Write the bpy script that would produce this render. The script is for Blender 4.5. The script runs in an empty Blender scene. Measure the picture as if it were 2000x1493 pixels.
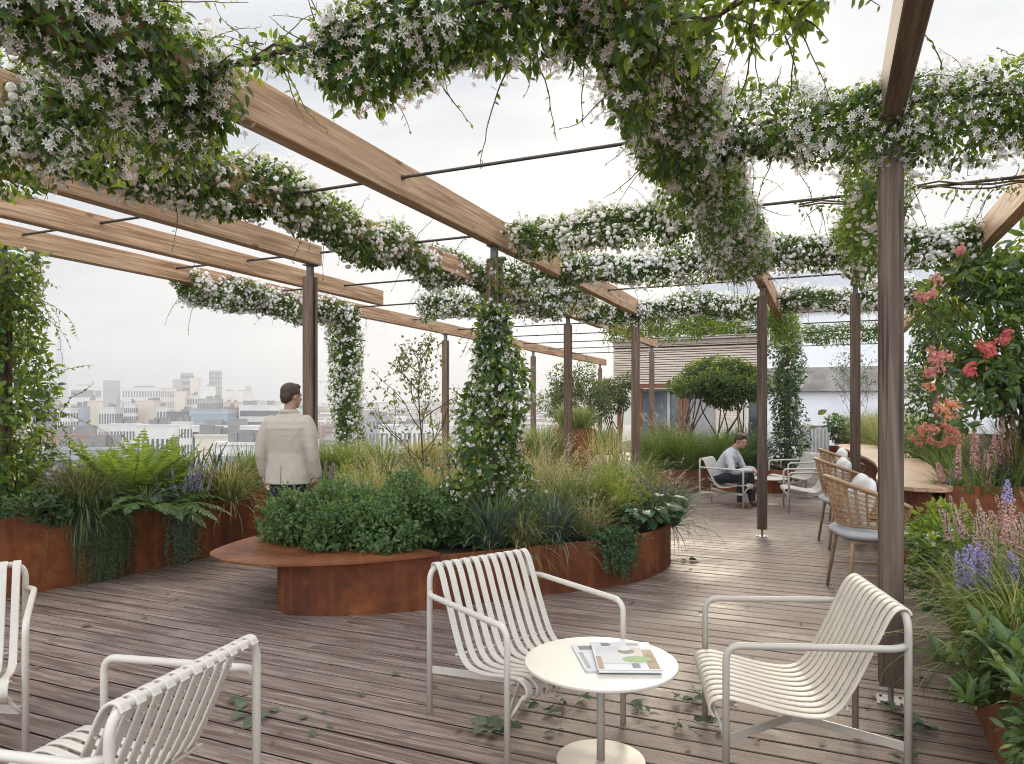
import bpy, bmesh, math, random
import numpy as np
from mathutils import Vector, Matrix, Euler
from math import sin, cos, pi, radians, sqrt, atan2

sc = bpy.context.scene
COL = sc.collection
rng = np.random.default_rng(7)
random.seed(7)

# ------------------------------------------------------------ camera facts
F = 1403.0          # focal length in pixels of a 2000 px wide picture
H0 = 1.5            # eye height above the deck
HOR = 800.0         # picture row of the horizon
TH = math.atan2(615.0, 1403.0)          # heading of the pergola beams, right of straight ahead
CU, SU = cos(TH), sin(TH)
def UV(u, v, z=0.0):
    """u runs along the beams (away), v along the rods and deck boards (right)."""
    return Vector((u*SU + v*CU, u*CU - v*SU, z))
def at(px, Y, z=0.0):
    return Vector(((px-1000.0)/F*Y, Y, z))
def gnd(px, py, z=0.0):
    Y = F*(H0-z)/(py-HOR)
    return Vector(((px-1000.0)/F*Y, Y, z))

# ------------------------------------------------------------ object helpers
def thing(name, label, cat, loc=(0, 0, 0), rotz=0.0, group=None):
    o = bpy.data.objects.new(name, None)
    o.empty_display_size = 0.1
    COL.objects.link(o)
    o.location = loc
    o.rotation_euler = (0, 0, rotz)
    o['label'] = label
    o['category'] = cat
    if group: o['group'] = group
    return o
def tag(o, label=None, cat=None, group=None, kind=None):
    if label: o['label'] = label
    if cat: o['category'] = cat
    if group: o['group'] = group
    if kind: o['kind'] = kind
    return o
def dup(root, loc, rotz, label, group=None, scale=None):
    r = root.copy(); COL.objects.link(r)
    r.location = loc; r.rotation_euler = (0, 0, rotz)
    if scale: r.scale = (scale,)*3
    r['label'] = label
    if group: r['group'] = group
    for ch in list(root.children):
        c = ch.copy(); COL.objects.link(c); c.parent = r
        for g in list(ch.children):
            d = g.copy(); COL.objects.link(d); d.parent = c
    return r

def nrm(a):
    return a/np.maximum(np.linalg.norm(a, axis=-1, keepdims=True), 1e-9)

class MB:
    """collects geometry and links it as ONE mesh object"""
    def __init__(s):
        s.V = []; s.Fc = []; s.n = 0
    def add(s, V, faces, mat=0):
        V = np.asarray(V, dtype=np.float64).reshape(-1, 3)
        by = {}
        for f in faces: by.setdefault(len(f), []).append(f)
        for k, fs in by.items():
            s.Fc.append((np.asarray(fs, dtype=np.int64)+s.n, mat))
        s.V.append(V); s.n += len(V)
        return s
    def box(s, c, size, R=None, mat=0, ch=0.0):
        hx, hy, hz = size[0]/2, size[1]/2, size[2]/2
        V = np.array([(x, y, z) for x in (-hx, hx) for y in (-hy, hy) for z in (-hz, hz)])
        Fq = [(0, 1, 3, 2), (4, 6, 7, 5), (0, 4, 5, 1), (2, 3, 7, 6), (0, 2, 6, 4), (1, 5, 7, 3)]
        if R is not None: V = V @ np.array(R).T
        s.add(V+np.array(c), Fq, mat); return s
    def bar(s, p0, p1, w, h, mat=0, up=(0, 0, 1)):
        """box from p0 to p1, w across, h along up"""
        p0 = np.array(p0, float); p1 = np.array(p1, float)
        t = p1-p0; L = np.linalg.norm(t); t /= L
        up = np.array(up, float); x = np.cross(t, up)
        if np.linalg.norm(x) < 1e-5: x = np.cross(t, (1, 0, 0))
        x /= np.linalg.norm(x); z = np.cross(x, t)
        R = np.stack([x, t, z], 1)
        return s.box((p0+p1)/2, (w, L, h), R, mat)
    def cbox(s, c, size, ch, R=None, mat=0):
        """box with chamfered vertical-profile edges along local Y (boards, beams)"""
        hx, hy, hz = size[0]/2, size[1]/2, size[2]/2
        prof = [(-hx+ch, -hz), (hx-ch, -hz), (hx, -hz+ch), (hx, hz-ch), (hx-ch, hz), (-hx+ch, hz), (-hx, hz-ch), (-hx, -hz+ch)]
        V = np.array([(x, -hy, z) for x, z in prof]+[(x, hy, z) for x, z in prof])
        Fq = [(i, i+8, (i+1) % 8+8, (i+1) % 8) for i in range(8)]
        Fq += [tuple(range(8)), tuple(range(15, 7, -1))]
        if R is not None: V = V @ np.array(R).T
        s.add(V+np.array(c), Fq, mat); return s
    def tube(s, pts, r, sides=8, mat=0, caps=True, closed=False, sq=None):
        P = np.array([tuple(p) for p in pts], float); n = len(P)
        r = np.broadcast_to(np.asarray(r, float), (n,))
        if closed:
            T = np.roll(P, -1, 0)-np.roll(P, 1, 0)
        else:
            T = np.gradient(P, axis=0)
        T = nrm(T)
        ref = np.array((0, 0, 1.0)) if abs(T[0][2]) < 0.9 else np.array((1.0, 0, 0))
        x = np.cross(T[0], ref); x /= np.linalg.norm(x)
        X = [x]
        for i in range(1, n):
            x = X[-1]-T[i]*np.dot(X[-1], T[i]); x /= max(np.linalg.norm(x), 1e-9); X.append(x)
        X = np.array(X); Yv = np.cross(T, X)
        a = np.arange(sides)*2*pi/sides
        ca, sa = np.cos(a), np.sin(a)
        if sq is not None: ca = ca*sq[0]; sa = sa*sq[1]
        V = P[:, None, :]+r[:, None, None]*(ca[None, :, None]*X[:, None, :]+sa[None, :, None]*Yv[:, None, :])
        V = V.reshape(-1, 3); fs = []
        m = n if closed else n-1
        for i in range(m):
            j = (i+1) % n
            for k in range(sides):
                k2 = (k+1) % sides
                fs.append((i*sides+k, i*sides+k2, j*sides+k2, j*sides+k))
        if caps and not closed:
            fs.append(tuple(range(sides-1, -1, -1)))
            fs.append(tuple(range((n-1)*sides, n*sides)))
        s.add(V, fs, mat); return s
    def loft(s, rings, mat=0, cap0=True, cap1=True):
        """rings: list of (n,3) arrays, same n"""
        n = len(rings[0]); V = np.concatenate([np.asarray(r, float) for r in rings]); fs = []
        for i in range(len(rings)-1):
            for k in range(n):
                k2 = (k+1) % n
                fs.append((i*n+k, i*n+k2, (i+1)*n+k2, (i+1)*n+k))
        if cap0: fs.append(tuple(range(n-1, -1, -1)))
        if cap1: fs.append(tuple(range((len(rings)-1)*n, len(rings)*n)))
        s.add(V, fs, mat); return s
    def ell(s, c, r, mat=0, nu=14, nv=10, R=None):
        V = [(0, 0, -1)]
        for i in range(1, nv):
            t = -pi/2+pi*i/nv
            for k in range(nu):
                a = 2*pi*k/nu; V.append((cos(t)*cos(a), cos(t)*sin(a), sin(t)))
        V.append((0, 0, 1)); V = np.array(V)*np.array(r)
        if R is not None: V = V @ np.array(R).T
        V = V+np.array(c); fs = []
        for k in range(nu): fs.append((0, 1+(k+1) % nu, 1+k))
        for i in range(nv-2):
            for k in range(nu):
                a = 1+i*nu+k; b = 1+i*nu+(k+1) % nu
                fs.append((a, b, b+nu, a+nu))
        l = len(V)-1; o = 1+(nv-2)*nu
        for k in range(nu): fs.append((o+k, o+(k+1) % nu, l))
        s.add(V, fs, mat); return s
    def prism(s, poly, z0, z1, mat=0, matside=None):
        n = len(poly)
        V = [(p[0], p[1], z0) for p in poly]+[(p[0], p[1], z1) for p in poly]
        ms = mat if matside is None else matside
        s.add(V, [tuple(range(n-1, -1, -1)), tuple(range(n, 2*n))], mat)
        s.Fc.append((np.array([(i, (i+1) % n, (i+1) % n+n, i+n) for i in range(n)])+s.n-2*n, ms))
        return s
    def inst(s, tmpl, pos, d, nrml, scale, mat=0, wid=1.0):
        """copies of a leaf/flower template: +Y along d, +Z along nrml"""
        tv, tfs = tmpl
        pos = np.asarray(pos, float); N = len(pos)
        if N == 0: return s
        d = nrm(np.asarray(d, float)); nz = np.asarray(nrml, float)
        nz = nz-d*np.sum(nz*d, -1, keepdims=True); nz = nrm(nz)
        x = np.cross(d, nz)
        scale = np.broadcast_to(np.asarray(scale, float), (N,))
        wid = np.broadcast_to(np.asarray(wid, float), (N,))
        V = pos[:, None, :]+scale[:, None, None]*(tv[None, :, 0, None]*wid[:, None, None]*x[:, None, :]+tv[None, :, 1, None]*d[:, None, :]+tv[None, :, 2, None]*nz[:, None, :])
        k = len(tv)
        off = (np.arange(N)*k+s.n)[:, None, None]
        for tf, m in tfs:
            s.Fc.append(((tf[None]+off).reshape(-1, tf.shape[1]), mat+m))
        s.V.append(V.reshape(-1, 3)); s.n += N*k
        return s
    def build(s, name, mats, parent=None, smooth=False, loc=None, rotz=None):
        if not isinstance(mats, (list, tuple)): mats = [mats]
        me = bpy.data.meshes.new(name)
        V = np.concatenate(s.V) if s.V else np.zeros((0, 3))
        me.vertices.add(len(V)); me.vertices.foreach_set('co', V.astype(np.float32).ravel())
        lv = []; st = []; mi = []; c = 0
        for fa, m in s.Fc:
            k = fa.shape[1]; nf = len(fa)
            lv.append(fa.ravel()); st.append(c+np.arange(nf)*k); mi.append(np.full(nf, m)); c += nf*k
        lv = np.concatenate(lv); st = np.concatenate(st); mi = np.concatenate(mi)
        me.loops.add(len(lv)); me.loops.foreach_set('vertex_index', lv.astype(np.int32))
        me.polygons.add(len(st)); me.polygons.foreach_set('loop_start', st.astype(np.int32))
        me.polygons.foreach_set('material_index', mi.astype(np.int32))
        me.polygons.foreach_set('use_smooth', np.full(len(st), bool(smooth)))
        me.update(calc_edges=True)
        for m in mats: me.materials.append(m)
        o = bpy.data.objects.new(name, me); COL.objects.link(o)
        if parent: o.parent = parent
        if loc is not None: o.location = loc
        if rotz is not None: o.rotation_euler = (0, 0, rotz)
        return o

def smoothpath(pts, n=6):
    """Catmull-Rom through pts"""
    P = [np.array(tuple(p), float) for p in pts]
    P = [2*P[0]-P[1]]+P+[2*P[-1]-P[-2]]
    out = []
    for i in range(1, len(P)-2):
        a, b, c, d = P[i-1:i+3]
        for k in range(n):
            t = k/n
            out.append(0.5*((2*b)+(-a+c)*t+(2*a-5*b+4*c-d)*t*t+(-a+3*b-3*c+d)*t**3))
    out.append(P[-2]); return out
def fillet(pts, r, n=5):
    """polyline with rounded corners (tube furniture)"""
    P = [np.array(tuple(p), float) for p in pts]; out = [P[0]]
    for i in range(1, len(P)-1):
        a = P[i-1]-P[i]; b = P[i+1]-P[i]; la, lb = np.linalg.norm(a), np.linalg.norm(b)
        rr = min(r, la*0.48, lb*0.48); a = P[i]+a/la*rr; b = P[i]+b/lb*rr
        for k in range(n+1):
            t = k/n; out.append((1-t)**2*a+2*t*(1-t)*P[i]+t*t*b)
    out.append(P[-1]); return out
def closed_smooth(pts, n=8):
    P = [np.array(tuple(p), float) for p in pts]; m = len(P); out = []
    for i in range(m):
        a, b, c, d = P[i-1], P[i], P[(i+1) % m], P[(i+2) % m]
        for k in range(n):
            t = k/n
            out.append(0.5*((2*b)+(-a+c)*t+(2*a-5*b+4*c-d)*t*t+(-a+3*b-3*c+d)*t**3))
    return out

# ------------------------------------------------------------ materials
MATS = {}
class NT:
    def __init__(s, name):
        s.m = bpy.data.materials.new(name); s.m.use_nodes = True
        s.t = s.m.node_tree; s.t.nodes.clear()
        s.out = s.n('ShaderNodeOutputMaterial')
    def n(s, typ, **kw):
        nd = s.t.nodes.new(typ)
        for k, v in kw.items():
            if k.startswith('i_'):
                nd.inputs[k[2:].replace('_', ' ')].default_value = v
            else: setattr(nd, k, v)
        return nd
    def l(s, a, b): s.t.links.new(a, b)
    def obj(s, scale=(1, 1, 1), what='Object'):
        tc = s.n('ShaderNodeTexCoord'); mp = s.n('ShaderNodeMapping')
        mp.inputs['Scale'].default_value = scale
        s.l(tc.outputs[what], mp.inputs['Vector']); return mp.outputs['Vector']
    def noise(s, vec, scale, detail=4, rough=0.55, dist=0.0):
        nd = s.n('ShaderNodeTexNoise'); nd.inputs['Scale'].default_value = scale
        nd.inputs['Detail'].default_value = detail; nd.inputs['Roughness'].default_value = rough
        nd.inputs['Distortion'].default_value = dist
        if vec is not None: s.l(vec, nd.inputs['Vector'])
        return nd.outputs['Fac']
    def ramp(s, fac, stops):
        r = s.n('ShaderNodeValToRGB'); e = r.color_ramp.elements
        while len(e) < len(stops): e.new(0.5)
        for el, (p, c) in zip(e, stops):
            el.position = p; el.color = (*c, 1) if len(c) == 3 else c
        s.l(fac, r.inputs['Fac']); return r.outputs['Color']
    def mix(s, fac, a, b, blend='MIX'):
        nd = s.n('ShaderNodeMix', data_type='RGBA', blend_type=blend)
        for sock, v in ((nd.inputs[0], fac), (nd.inputs[6], a), (nd.inputs[7], b)):
            if hasattr(v, 'links'): s.l(v, sock)
            else: sock.default_value = v if not isinstance(v, tuple) or len(v) == 4 else (*v, 1)
        return nd.outputs[2]
    def mr(s, v, a, b, c, d):
        nd = s.n('ShaderNodeMapRange'); s.l(v, nd.inputs[0])
        for i, x in enumerate((a, b, c, d)): nd.inputs[i+1].default_value = x
        return nd.outputs[0]
    def math(s, op, a, b=0.0):
        nd = s.n('ShaderNodeMath', operation=op)
        for i, v in enumerate((a, b)):
            if hasattr(v, 'links'): s.l(v, nd.inputs[i])
            else: nd.inputs[i].default_value = v
        return nd.outputs[0]
    def bump(s, h, strength=0.3, dist=0.01):
        b = s.n('ShaderNodeBump'); b.inputs['Strength'].default_value = strength; b.inputs['Distance'].default_value = dist
        s.l(h, b.inputs['Height']); return b.outputs['Normal']
    def pbr(s, col, rough=0.5, metal=0.0, spec=0.5, normal=None):
        p = s.n('ShaderNodeBsdfPrincipled')
        for k, v in (('Base Color', col), ('Roughness', rough), ('Metallic', metal), ('Specular IOR Level', spec)):
            if hasattr(v, 'links'): s.l(v, p.inputs[k])
            else: p.inputs[k].default_value = (*v, 1) if isinstance(v, tuple) and len(v) == 3 else v
        if normal is not None: s.l(normal, p.inputs['Normal'])
        s.p = p
        return p.outputs['BSDF']
    def done(s, sh):
        s.l(sh, s.out.inputs['Surface']); return s.m

def plain(name, col, rough=0.5, metal=0.0, spec=0.5, var=0.12, nscale=8.0, bump=0.0):
    """paint / metal / cloth with a little uneven wear"""
    if name in MATS: return MATS[name]
    t = NT(name); v = t.obj()
    f = t.noise(v, nscale, 5)
    lo = tuple(c*(1-var) for c in col); hi = tuple(min(1, c*(1+var)) for c in col)
    c = t.ramp(f, [(0.3, lo), (0.7, hi)])
    r = t.mr(f, 0.3, 0.7, max(0.02, rough-0.08), min(1, rough+0.08))
    nm = t.bump(t.noise(v, nscale*12, 3), bump, 0.002) if bump else None
    MATS[name] = t.done(t.pbr(c, r, metal, spec, nm)); return MATS[name]

def leafmat(name, dark, light, trans=(0.25, 0.4, 0.05), tw=0.35, rough=0.42, third=None):
    if name in MATS: return MATS[name]
    t = NT(name)
    g = t.n('ShaderNodeNewGeometry'); rnd = g.outputs['Random Per Island']
    stops = [(0.0, dark), (0.75, light)]
    if third: stops = [(0.0, dark), (0.6, light), (0.85, light), (0.95, third)]
    col = t.ramp(rnd, stops)
    big = t.noise(t.obj(), 3.0, 3)
    col = t.mix(t.mr(big, 0.35, 0.65, 0.0, 0.5), col, tuple(c*0.75 for c in dark))
    p = t.pbr(col, rough, 0.0, 0.45)
    tr = t.n('ShaderNodeBsdfTranslucent')
    tc = t.mix(0.62, col, trans); t.l(tc, tr.inputs['Color'])
    ms = t.n('ShaderNodeMixShader'); ms.inputs[0].default_value = tw
    t.l(p, ms.inputs[1]); t.l(tr.outputs[0], ms.inputs[2])
    MATS[name] = t.done(ms.outputs[0]); return MATS[name]

def petalmat(name, a, b, tw=0.3):
    if name in MATS: return MATS[name]
    t = NT(name); g = t.n('ShaderNodeNewGeometry')
    col = t.ramp(g.outputs['Random Per Island'], [(0.0, a), (1.0, b)])
    p = t.pbr(col, 0.6, 0, 0.2)
    tr = t.n('ShaderNodeBsdfTranslucent'); t.l(col, tr.inputs['Color'])
    ms = t.n('ShaderNodeMixShader'); ms.inputs[0].default_value = tw
    t.l(p, ms.inputs[1]); t.l(tr.outputs[0], ms.inputs[2])
    MATS[name] = t.done(ms.outputs[0]); return MATS[name]

def woodmat(name, axis, c0, c1, c2, rough=0.6, grey=0.0, knots=True, crack=0.0):
    """sawn timber, grain along the given local axis"""
    if name in MATS: return MATS[name]
    t = NT(name)
    oi = t.n('ShaderNodeObjectInfo')
    sc_ = [9.0, 9.0, 9.0]; sc_[axis] = 0.35
    tc = t.n('ShaderNodeTexCoord'); ad = t.n('ShaderNodeVectorMath', operation='ADD')
    cmb = t.n('ShaderNodeCombineXYZ')
    r7 = t.math('MULTIPLY', oi.outputs['Random'], 37.0)
    for i in range(3): t.l(r7, cmb.inputs[i])
    t.l(tc.outputs['Object'], ad.inputs[0]); t.l(cmb.outputs[0], ad.inputs[1])
    mp = t.n('ShaderNodeMapping'); mp.inputs['Scale'].default_value = sc_
    t.l(ad.outputs[0], mp.inputs['Vector']); v = mp.outputs['Vector']
    g1 = t.noise(v, 2.2, 8, 0.62, 1.2)
    mp2 = t.n('ShaderNodeMapping'); s2 = [60.0]*3; s2[axis] = 1.2; mp2.inputs['Scale'].default_value = s2
    t.l(ad.outputs[0], mp2.inputs['Vector'])
    g2 = t.noise(mp2.outputs['Vector'], 1.5, 4, 0.6)
    col = t.ramp(g1, [(0.36, c0), (0.5, c1), (0.63, c2)])
    col = t.mix(t.mr(g2, 0.38, 0.55, 0.6, 0.0), col, tuple(x*0.45 for x in c0))
    big = t.noise(ad.outputs[0], 0.9, 3)
    col = t.mix(t.mr(big, 0.4, 0.65, 0.0, 0.3), col, tuple(x*0.7 for x in c1))
    if knots:
        mk = t.n('ShaderNodeMapping'); sk = [5.0]*3; sk[axis] = 2.2; mk.inputs['Scale'].default_value = sk
        t.l(ad.outputs[0], mk.inputs['Vector'])
        vo = t.n('ShaderNodeTexVoronoi'); vo.inputs['Scale'].default_value = 1.0; t.l(mk.outputs['Vector'], vo.inputs['Vector'])
        col = t.mix(t.mr(vo.outputs['Distance'], 0.05, 0.13, 0.85, 0.0), col, tuple(x*0.28 for x in c0))
    if grey:
        w = t.noise(v, 1.1, 5, 0.6)
        col = t.mix(t.mr(w, 0.38, 0.68, 0.0, grey), col, (0.19, 0.155, 0.13))
    if crack:
        mc = t.n('ShaderNodeMapping'); s3 = [45.0]*3; s3[axis] = 0.8; mc.inputs['Scale'].default_value = s3
        t.l(ad.outputs[0], mc.inputs['Vector'])
        cr = t.noise(mc.outputs['Vector'], 1.0, 3, 0.5)
        col = t.mix(t.mr(cr, 0.60, 0.68, 0.0, crack), col, (0.035, 0.028, 0.022))
    col = t.mix(t.math('MULTIPLY', oi.outputs['Random'], 0.28), col, tuple(x*0.6 for x in c1))
    nm = t.bump(g2, 0.35, 0.004)
    MATS[name] = t.done(t.pbr(col, rough, 0, 0.3, nm)); return MATS[name]

def cortenmat(name='corten_steel', sheen=0.72, top=False):
    if name in MATS: return MATS[name]
    t = NT(name); v = t.obj()
    a = t.noise(v, 1.6, 8, 0.62, 0.6); b = t.noise(v, 14.0, 6, 0.65)
    st = t.noise(t.obj((6, 6, 0.5)), 2.0, 6, 0.6)
    col = t.ramp(a, [(0.25, (0.060, 0.018, 0.009)), (0.45, (0.145, 0.040, 0.013)), (0.6, (0.245, 0.073, 0.021)), (0.78, (0.36, 0.125, 0.036))])
    col = t.mix(t.mr(b, 0.4, 0.65, 0.0, 0.55), col, (0.085, 0.026, 0.012))
    if not top: col = t.mix(t.mr(st, 0.50, 0.72, 0.0, 0.42), col, (0.36, 0.125, 0.038))
    if top: col = t.mix(t.mr(a, 0.45, 0.7, 0.1, 0.55), col, (0.32, 0.125, 0.055))
    r = t.mr(b, 0.3, 0.7, sheen-0.12, sheen+0.1)
    MATS[name] = t.done(t.pbr(col, r, 0.15, 0.4, t.bump(b, 0.25, 0.003))); return MATS[name]

M_WHITE = plain('chair_paint', (0.565, 0.52, 0.455), 0.38, 0, 0.5, 0.05, 5, 0.05)
M_TAUPE = plain('shadow_paint', (0.42, 0.38, 0.325), 0.36, 0, 0.5, 0.05, 5, 0.05)  # darker copy of the chair paint, shade put into its colour
M_SLAT = plain('slat_paint', (0.57, 0.505, 0.42), 0.42, 0, 0.45, 0.08, 9, 0.05)
M_CORTEN = cortenmat()
M_CORTOP = cortenmat('corten_plate', 0.46, True)
M_STEEL = plain('steel_galvanised', (0.36, 0.36, 0.36), 0.38, 0.85, 0.5, 0.2, 12)
M_ROD = plain('rod_steel', (0.085, 0.072, 0.062), 0.5, 0.4, 0.5, 0.3, 10)
M_SOIL = plain('soil', (0.045, 0.03, 0.02), 0.95, 0, 0.2, 0.5, 25, 0.6)
M_BEAM = woodmat('beam_timber', 1, (0.34, 0.180, 0.092), (0.585, 0.365, 0.215), (0.73, 0.51, 0.335), 0.62, 0.10)
M_BEAMG = woodmat('beam_timber_weathered', 1, (0.13, 0.085, 0.055), (0.24, 0.165, 0.11), (0.33, 0.24, 0.17), 0.7, 0.55, True, 0.6)
M_POST = woodmat('post_timber', 2, (0.12, 0.068, 0.042), (0.215, 0.13, 0.088), (0.33, 0.22, 0.155), 0.6, 0.40)
M_POSTG = woodmat('post_timber_weathered', 2, (0.05, 0.03, 0.02), (0.135, 0.085, 0.06), (0.28, 0.20, 0.15), 0.75, 0.45, True, 0.95)
M_BARK = plain('bark', (0.10, 0.068, 0.045), 0.9, 0, 0.2, 0.4, 30, 0.5)
M_STEM = plain('stem_green', (0.10, 0.12, 0.04), 0.6, 0, 0.3, 0.3, 20)
M_VSTEM = plain('vine_stem', (0.10, 0.06, 0.035), 0.8, 0, 0.3, 0.3, 20)
# ------------------------------------------------------------ plant templates
A_ = np.array
def T(v, *groups):
    return (A_(v, float), [(A_(g, int), m) for g, m in groups])
LEAF = T([(0, 0, 0), (-.22, .28, .06), (0, .32, 0), (.22, .28, .06), (-.20, .62, .03), (0, .65, -.03), (.20, .62, .03), (0, 1, -.14)],
         ([(0, 2, 1), (0, 3, 2), (4, 5, 7), (5, 6, 7)], 0), ([(1, 2, 5, 4), (2, 3, 6, 5)], 0))
LEAF4 = T([(0, 0, 0), (-.27, .45, .06), (0, 1, -.10), (.27, .45, .06)], ([(0, 2, 1), (0, 3, 2)], 0))
LANCE = T([(0, 0, 0), (-.10, .2, .04), (0, .22, 0), (.10, .2, .04), (-.13, .5, .03), (0, .52, -.01), (.13, .5, .03), (-.08, .78, -.04), (0, .79, -.08), (.08, .78, -.04), (0, 1, -.2)],
          ([(0, 2, 1), (0, 3, 2), (7, 8, 10), (8, 9, 10)], 0), ([(1, 2, 5, 4), (2, 3, 6, 5), (4, 5, 8, 7), (5, 6, 9, 8)], 0))
def star(n, inner=0.12, w=0.17, cup=0.16, tip=0.02, center=True):
    v = []; tri = []; quad = []; cen = []
    for i in range(n):
        a = 2*pi*i/n; c, s = cos(a), sin(a); b = len(v)
        for (r, x, z) in ((0.03, 0, 0.02), (0.5, -w, cup), (1.0, 0, cup+tip), (0.5, w, cup), (0.55, 0, cup*0.7)):
            v.append((r*c-x*s, r*s+x*c, z))
        tri += [(b, b+4, b+1), (b+1, b+4, b+2), (b+4, b+3, b+2), (b, b+3, b+4)]
    if center:
        b = len(v)
        for k in range(5):
            a = 2*pi*k/5; v.append((0.13*cos(a), 0.13*sin(a), 0.10))
        v.append((0, 0, 0.20))
        cen = [(b+k, b+(k+1) % 5, b+5) for k in range(5)]
        return T(v, (tri, 0), (cen, 1))
    return T(v, (tri, 0))
STAR6 = star(6, w=.19)
STAR5 = star(5, w=.26, cup=.2, tip=-.05)
def rosette():
    v = [(0, 0, .35)]; tri = []
    for k in range(6):
        a = 2*pi*k/6; v.append((.55*cos(a), .55*sin(a), .28+.1*(k % 2)))
    for k in range(6):
        a = 2*pi*(k+.5)/6; v.append((1.0*cos(a), 1.0*sin(a), -.05+.12*(k % 2)))
    for k in range(6):
        k2 = (k+1) % 6
        tri += [(0, 1+k, 1+k2), (1+k, 7+k, 1+k2), (1+k, 7+(k-1) % 6, 7+k)]
    return T(v, (tri, 0))
ROSE = rosette()
BLOB = T([(0, 0, -.5), (.5, 0, 0), (-.25, .43, 0), (-.25, -.43, 0), (0, 0, .6)], ([(0, 2, 1), (0, 3, 2), (0, 1, 3), (4, 1, 2), (4, 2, 3), (4, 3, 1)], 0))

L_VINE = leafmat('vine_leaf', (0.016, 0.044, 0.015), (0.072, 0.145, 0.036), (0.36, 0.52, 0.04), 0.37, 0.38)
L_VINEY = leafmat('vine_leaf_young', (0.10, 0.18, 0.025), (0.20, 0.29, 0.05), (0.55, 0.65, 0.05), 0.52, 0.4)
L_BOX = leafmat('box_leaf', (0.036, 0.088, 0.028), (0.12, 0.21, 0.066), (0.22, 0.36, 0.06), 0.28, 0.38, (0.16, 0.23, 0.07))
L_DARK = leafmat('dark_leaf', (0.014, 0.036, 0.014), (0.04, 0.09, 0.03), (0.2, 0.36, 0.05), 0.3, 0.35)
L_IVY = leafmat('ivy_leaf', (0.026, 0.066, 0.028), (0.07, 0.14, 0.052), (0.16, 0.3, 0.06), 0.25, 0.42)
L_TRAIL = leafmat('trailing_leaf', (0.08, 0.12, 0.07), (0.22, 0.28, 0.16), (0.25, 0.34, 0.12), 0.25, 0.5, (0.30, 0.33, 0.22))
L_FERN = leafmat('fern_leaf', (0.12, 0.20, 0.025), (0.24, 0.34, 0.06), (0.42, 0.54, 0.06), 0.42, 0.45)
L_GRASS = leafmat('grass_green', (0.05, 0.10, 0.022), (0.18, 0.26, 0.07), (0.36, 0.46, 0.08), 0.42, 0.45)
L_GRASSY = leafmat('grass_golden', (0.27, 0.26, 0.085), (0.54, 0.50, 0.22), (0.6, 0.56, 0.16), 0.42, 0.5)
L_GRASSB = leafmat('grass_blue', (0.05, 0.08, 0.055), (0.17, 0.22, 0.165), (0.2, 0.26, 0.16), 0.2, 0.45)
L_GRASSR = leafmat('grass_bronze', (0.06, 0.045, 0.02), (0.15, 0.115, 0.05), (0.36, 0.25, 0.08), 0.3, 0.5, (0.20, 0.09, 0.05))
L_GOLD = leafmat('goldenrod_leaf', (0.26, 0.33, 0.045), (0.47, 0.51, 0.12), (0.52, 0.56, 0.07), 0.42, 0.5)
L_LANCE = leafmat('lance_leaf', (0.04, 0.085, 0.025), (0.10, 0.17, 0.05), (0.32, 0.44, 0.08), 0.3, 0.36, (0.24, 0.27, 0.08))
L_SHRUB = leafmat('shrub_leaf', (0.02, 0.05, 0.016), (0.055, 0.11, 0.03), (0.28, 0.42, 0.05), 0.34, 0.34)
L_TREE = leafmat('tree_leaf', (0.035, 0.065, 0.022), (0.08, 0.13, 0.045), (0.28, 0.36, 0.08), 0.34, 0.5)
L_SAP = leafmat('sapling_leaf', (0.06, 0.095, 0.025), (0.16, 0.19, 0.05), (0.48, 0.46, 0.10), 0.45, 0.45, (0.26, 0.19, 0.07))
L_HOSTA = leafmat('hosta_leaf', (0.028, 0.075, 0.03), (0.07, 0.145, 0.055), (0.2, 0.36, 0.08), 0.22, 0.32)
P_WHITE = petalmat('petal_white', (0.80, 0.76, 0.72), (0.90, 0.88, 0.85), 0.3)
P_PINK = petalmat('petal_blush', (0.62, 0.46, 0.42), (0.86, 0.78, 0.74), 0.3)
P_CREAM = petalmat('petal_cream', (0.72, 0.66, 0.56), (0.88, 0.85, 0.78), 0.3)
P_EYE = petalmat('petal_eye', (0.55, 0.40, 0.16), (0.6, 0.45, 0.2), 0.1)
P_LILAC = petalmat('petal_lilac', (0.34, 0.27, 0.50), (0.52, 0.45, 0.68), 0.25)
P_ROSY = petalmat('petal_rosy', (0.62, 0.24, 0.22), (0.78, 0.42, 0.36), 0.3)
P_CORAL = petalmat('petal_coral', (0.58, 0.10, 0.10), (0.76, 0.24, 0.20), 0.3)
P_APRI = petalmat('petal_apricot', (0.70, 0.26, 0.13), (0.80, 0.45, 0.26), 0.3)
P_LUPIN = petalmat('petal_lupin', (0.62, 0.30, 0.30), (0.80, 0.56, 0.50), 0.3)
P_PLUME = petalmat('petal_plume', (0.55, 0.42, 0.28), (0.80, 0.68, 0.50), 0.4)
P_HEATH = petalmat('petal_heather', (0.50, 0.33, 0.27), (0.74, 0.56, 0.46), 0.3)

def rv(n): return nrm(rng.normal(size=(n, 3)))

class Noise1:
    def __init__(s, k=5, f=3.0):
        s.w = rng.uniform(0.3, 1.0, k)*f; s.p = rng.uniform(0, 2*pi, k); s.q = rng.integers(1, 4, k); s.k = k
    def __call__(s, t, a):
        r = 0
        for w, p, q in zip(s.w, s.p, s.q): r = r+np.sin(t*w*2*pi+q*a+p)
        return r/s.k

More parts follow.
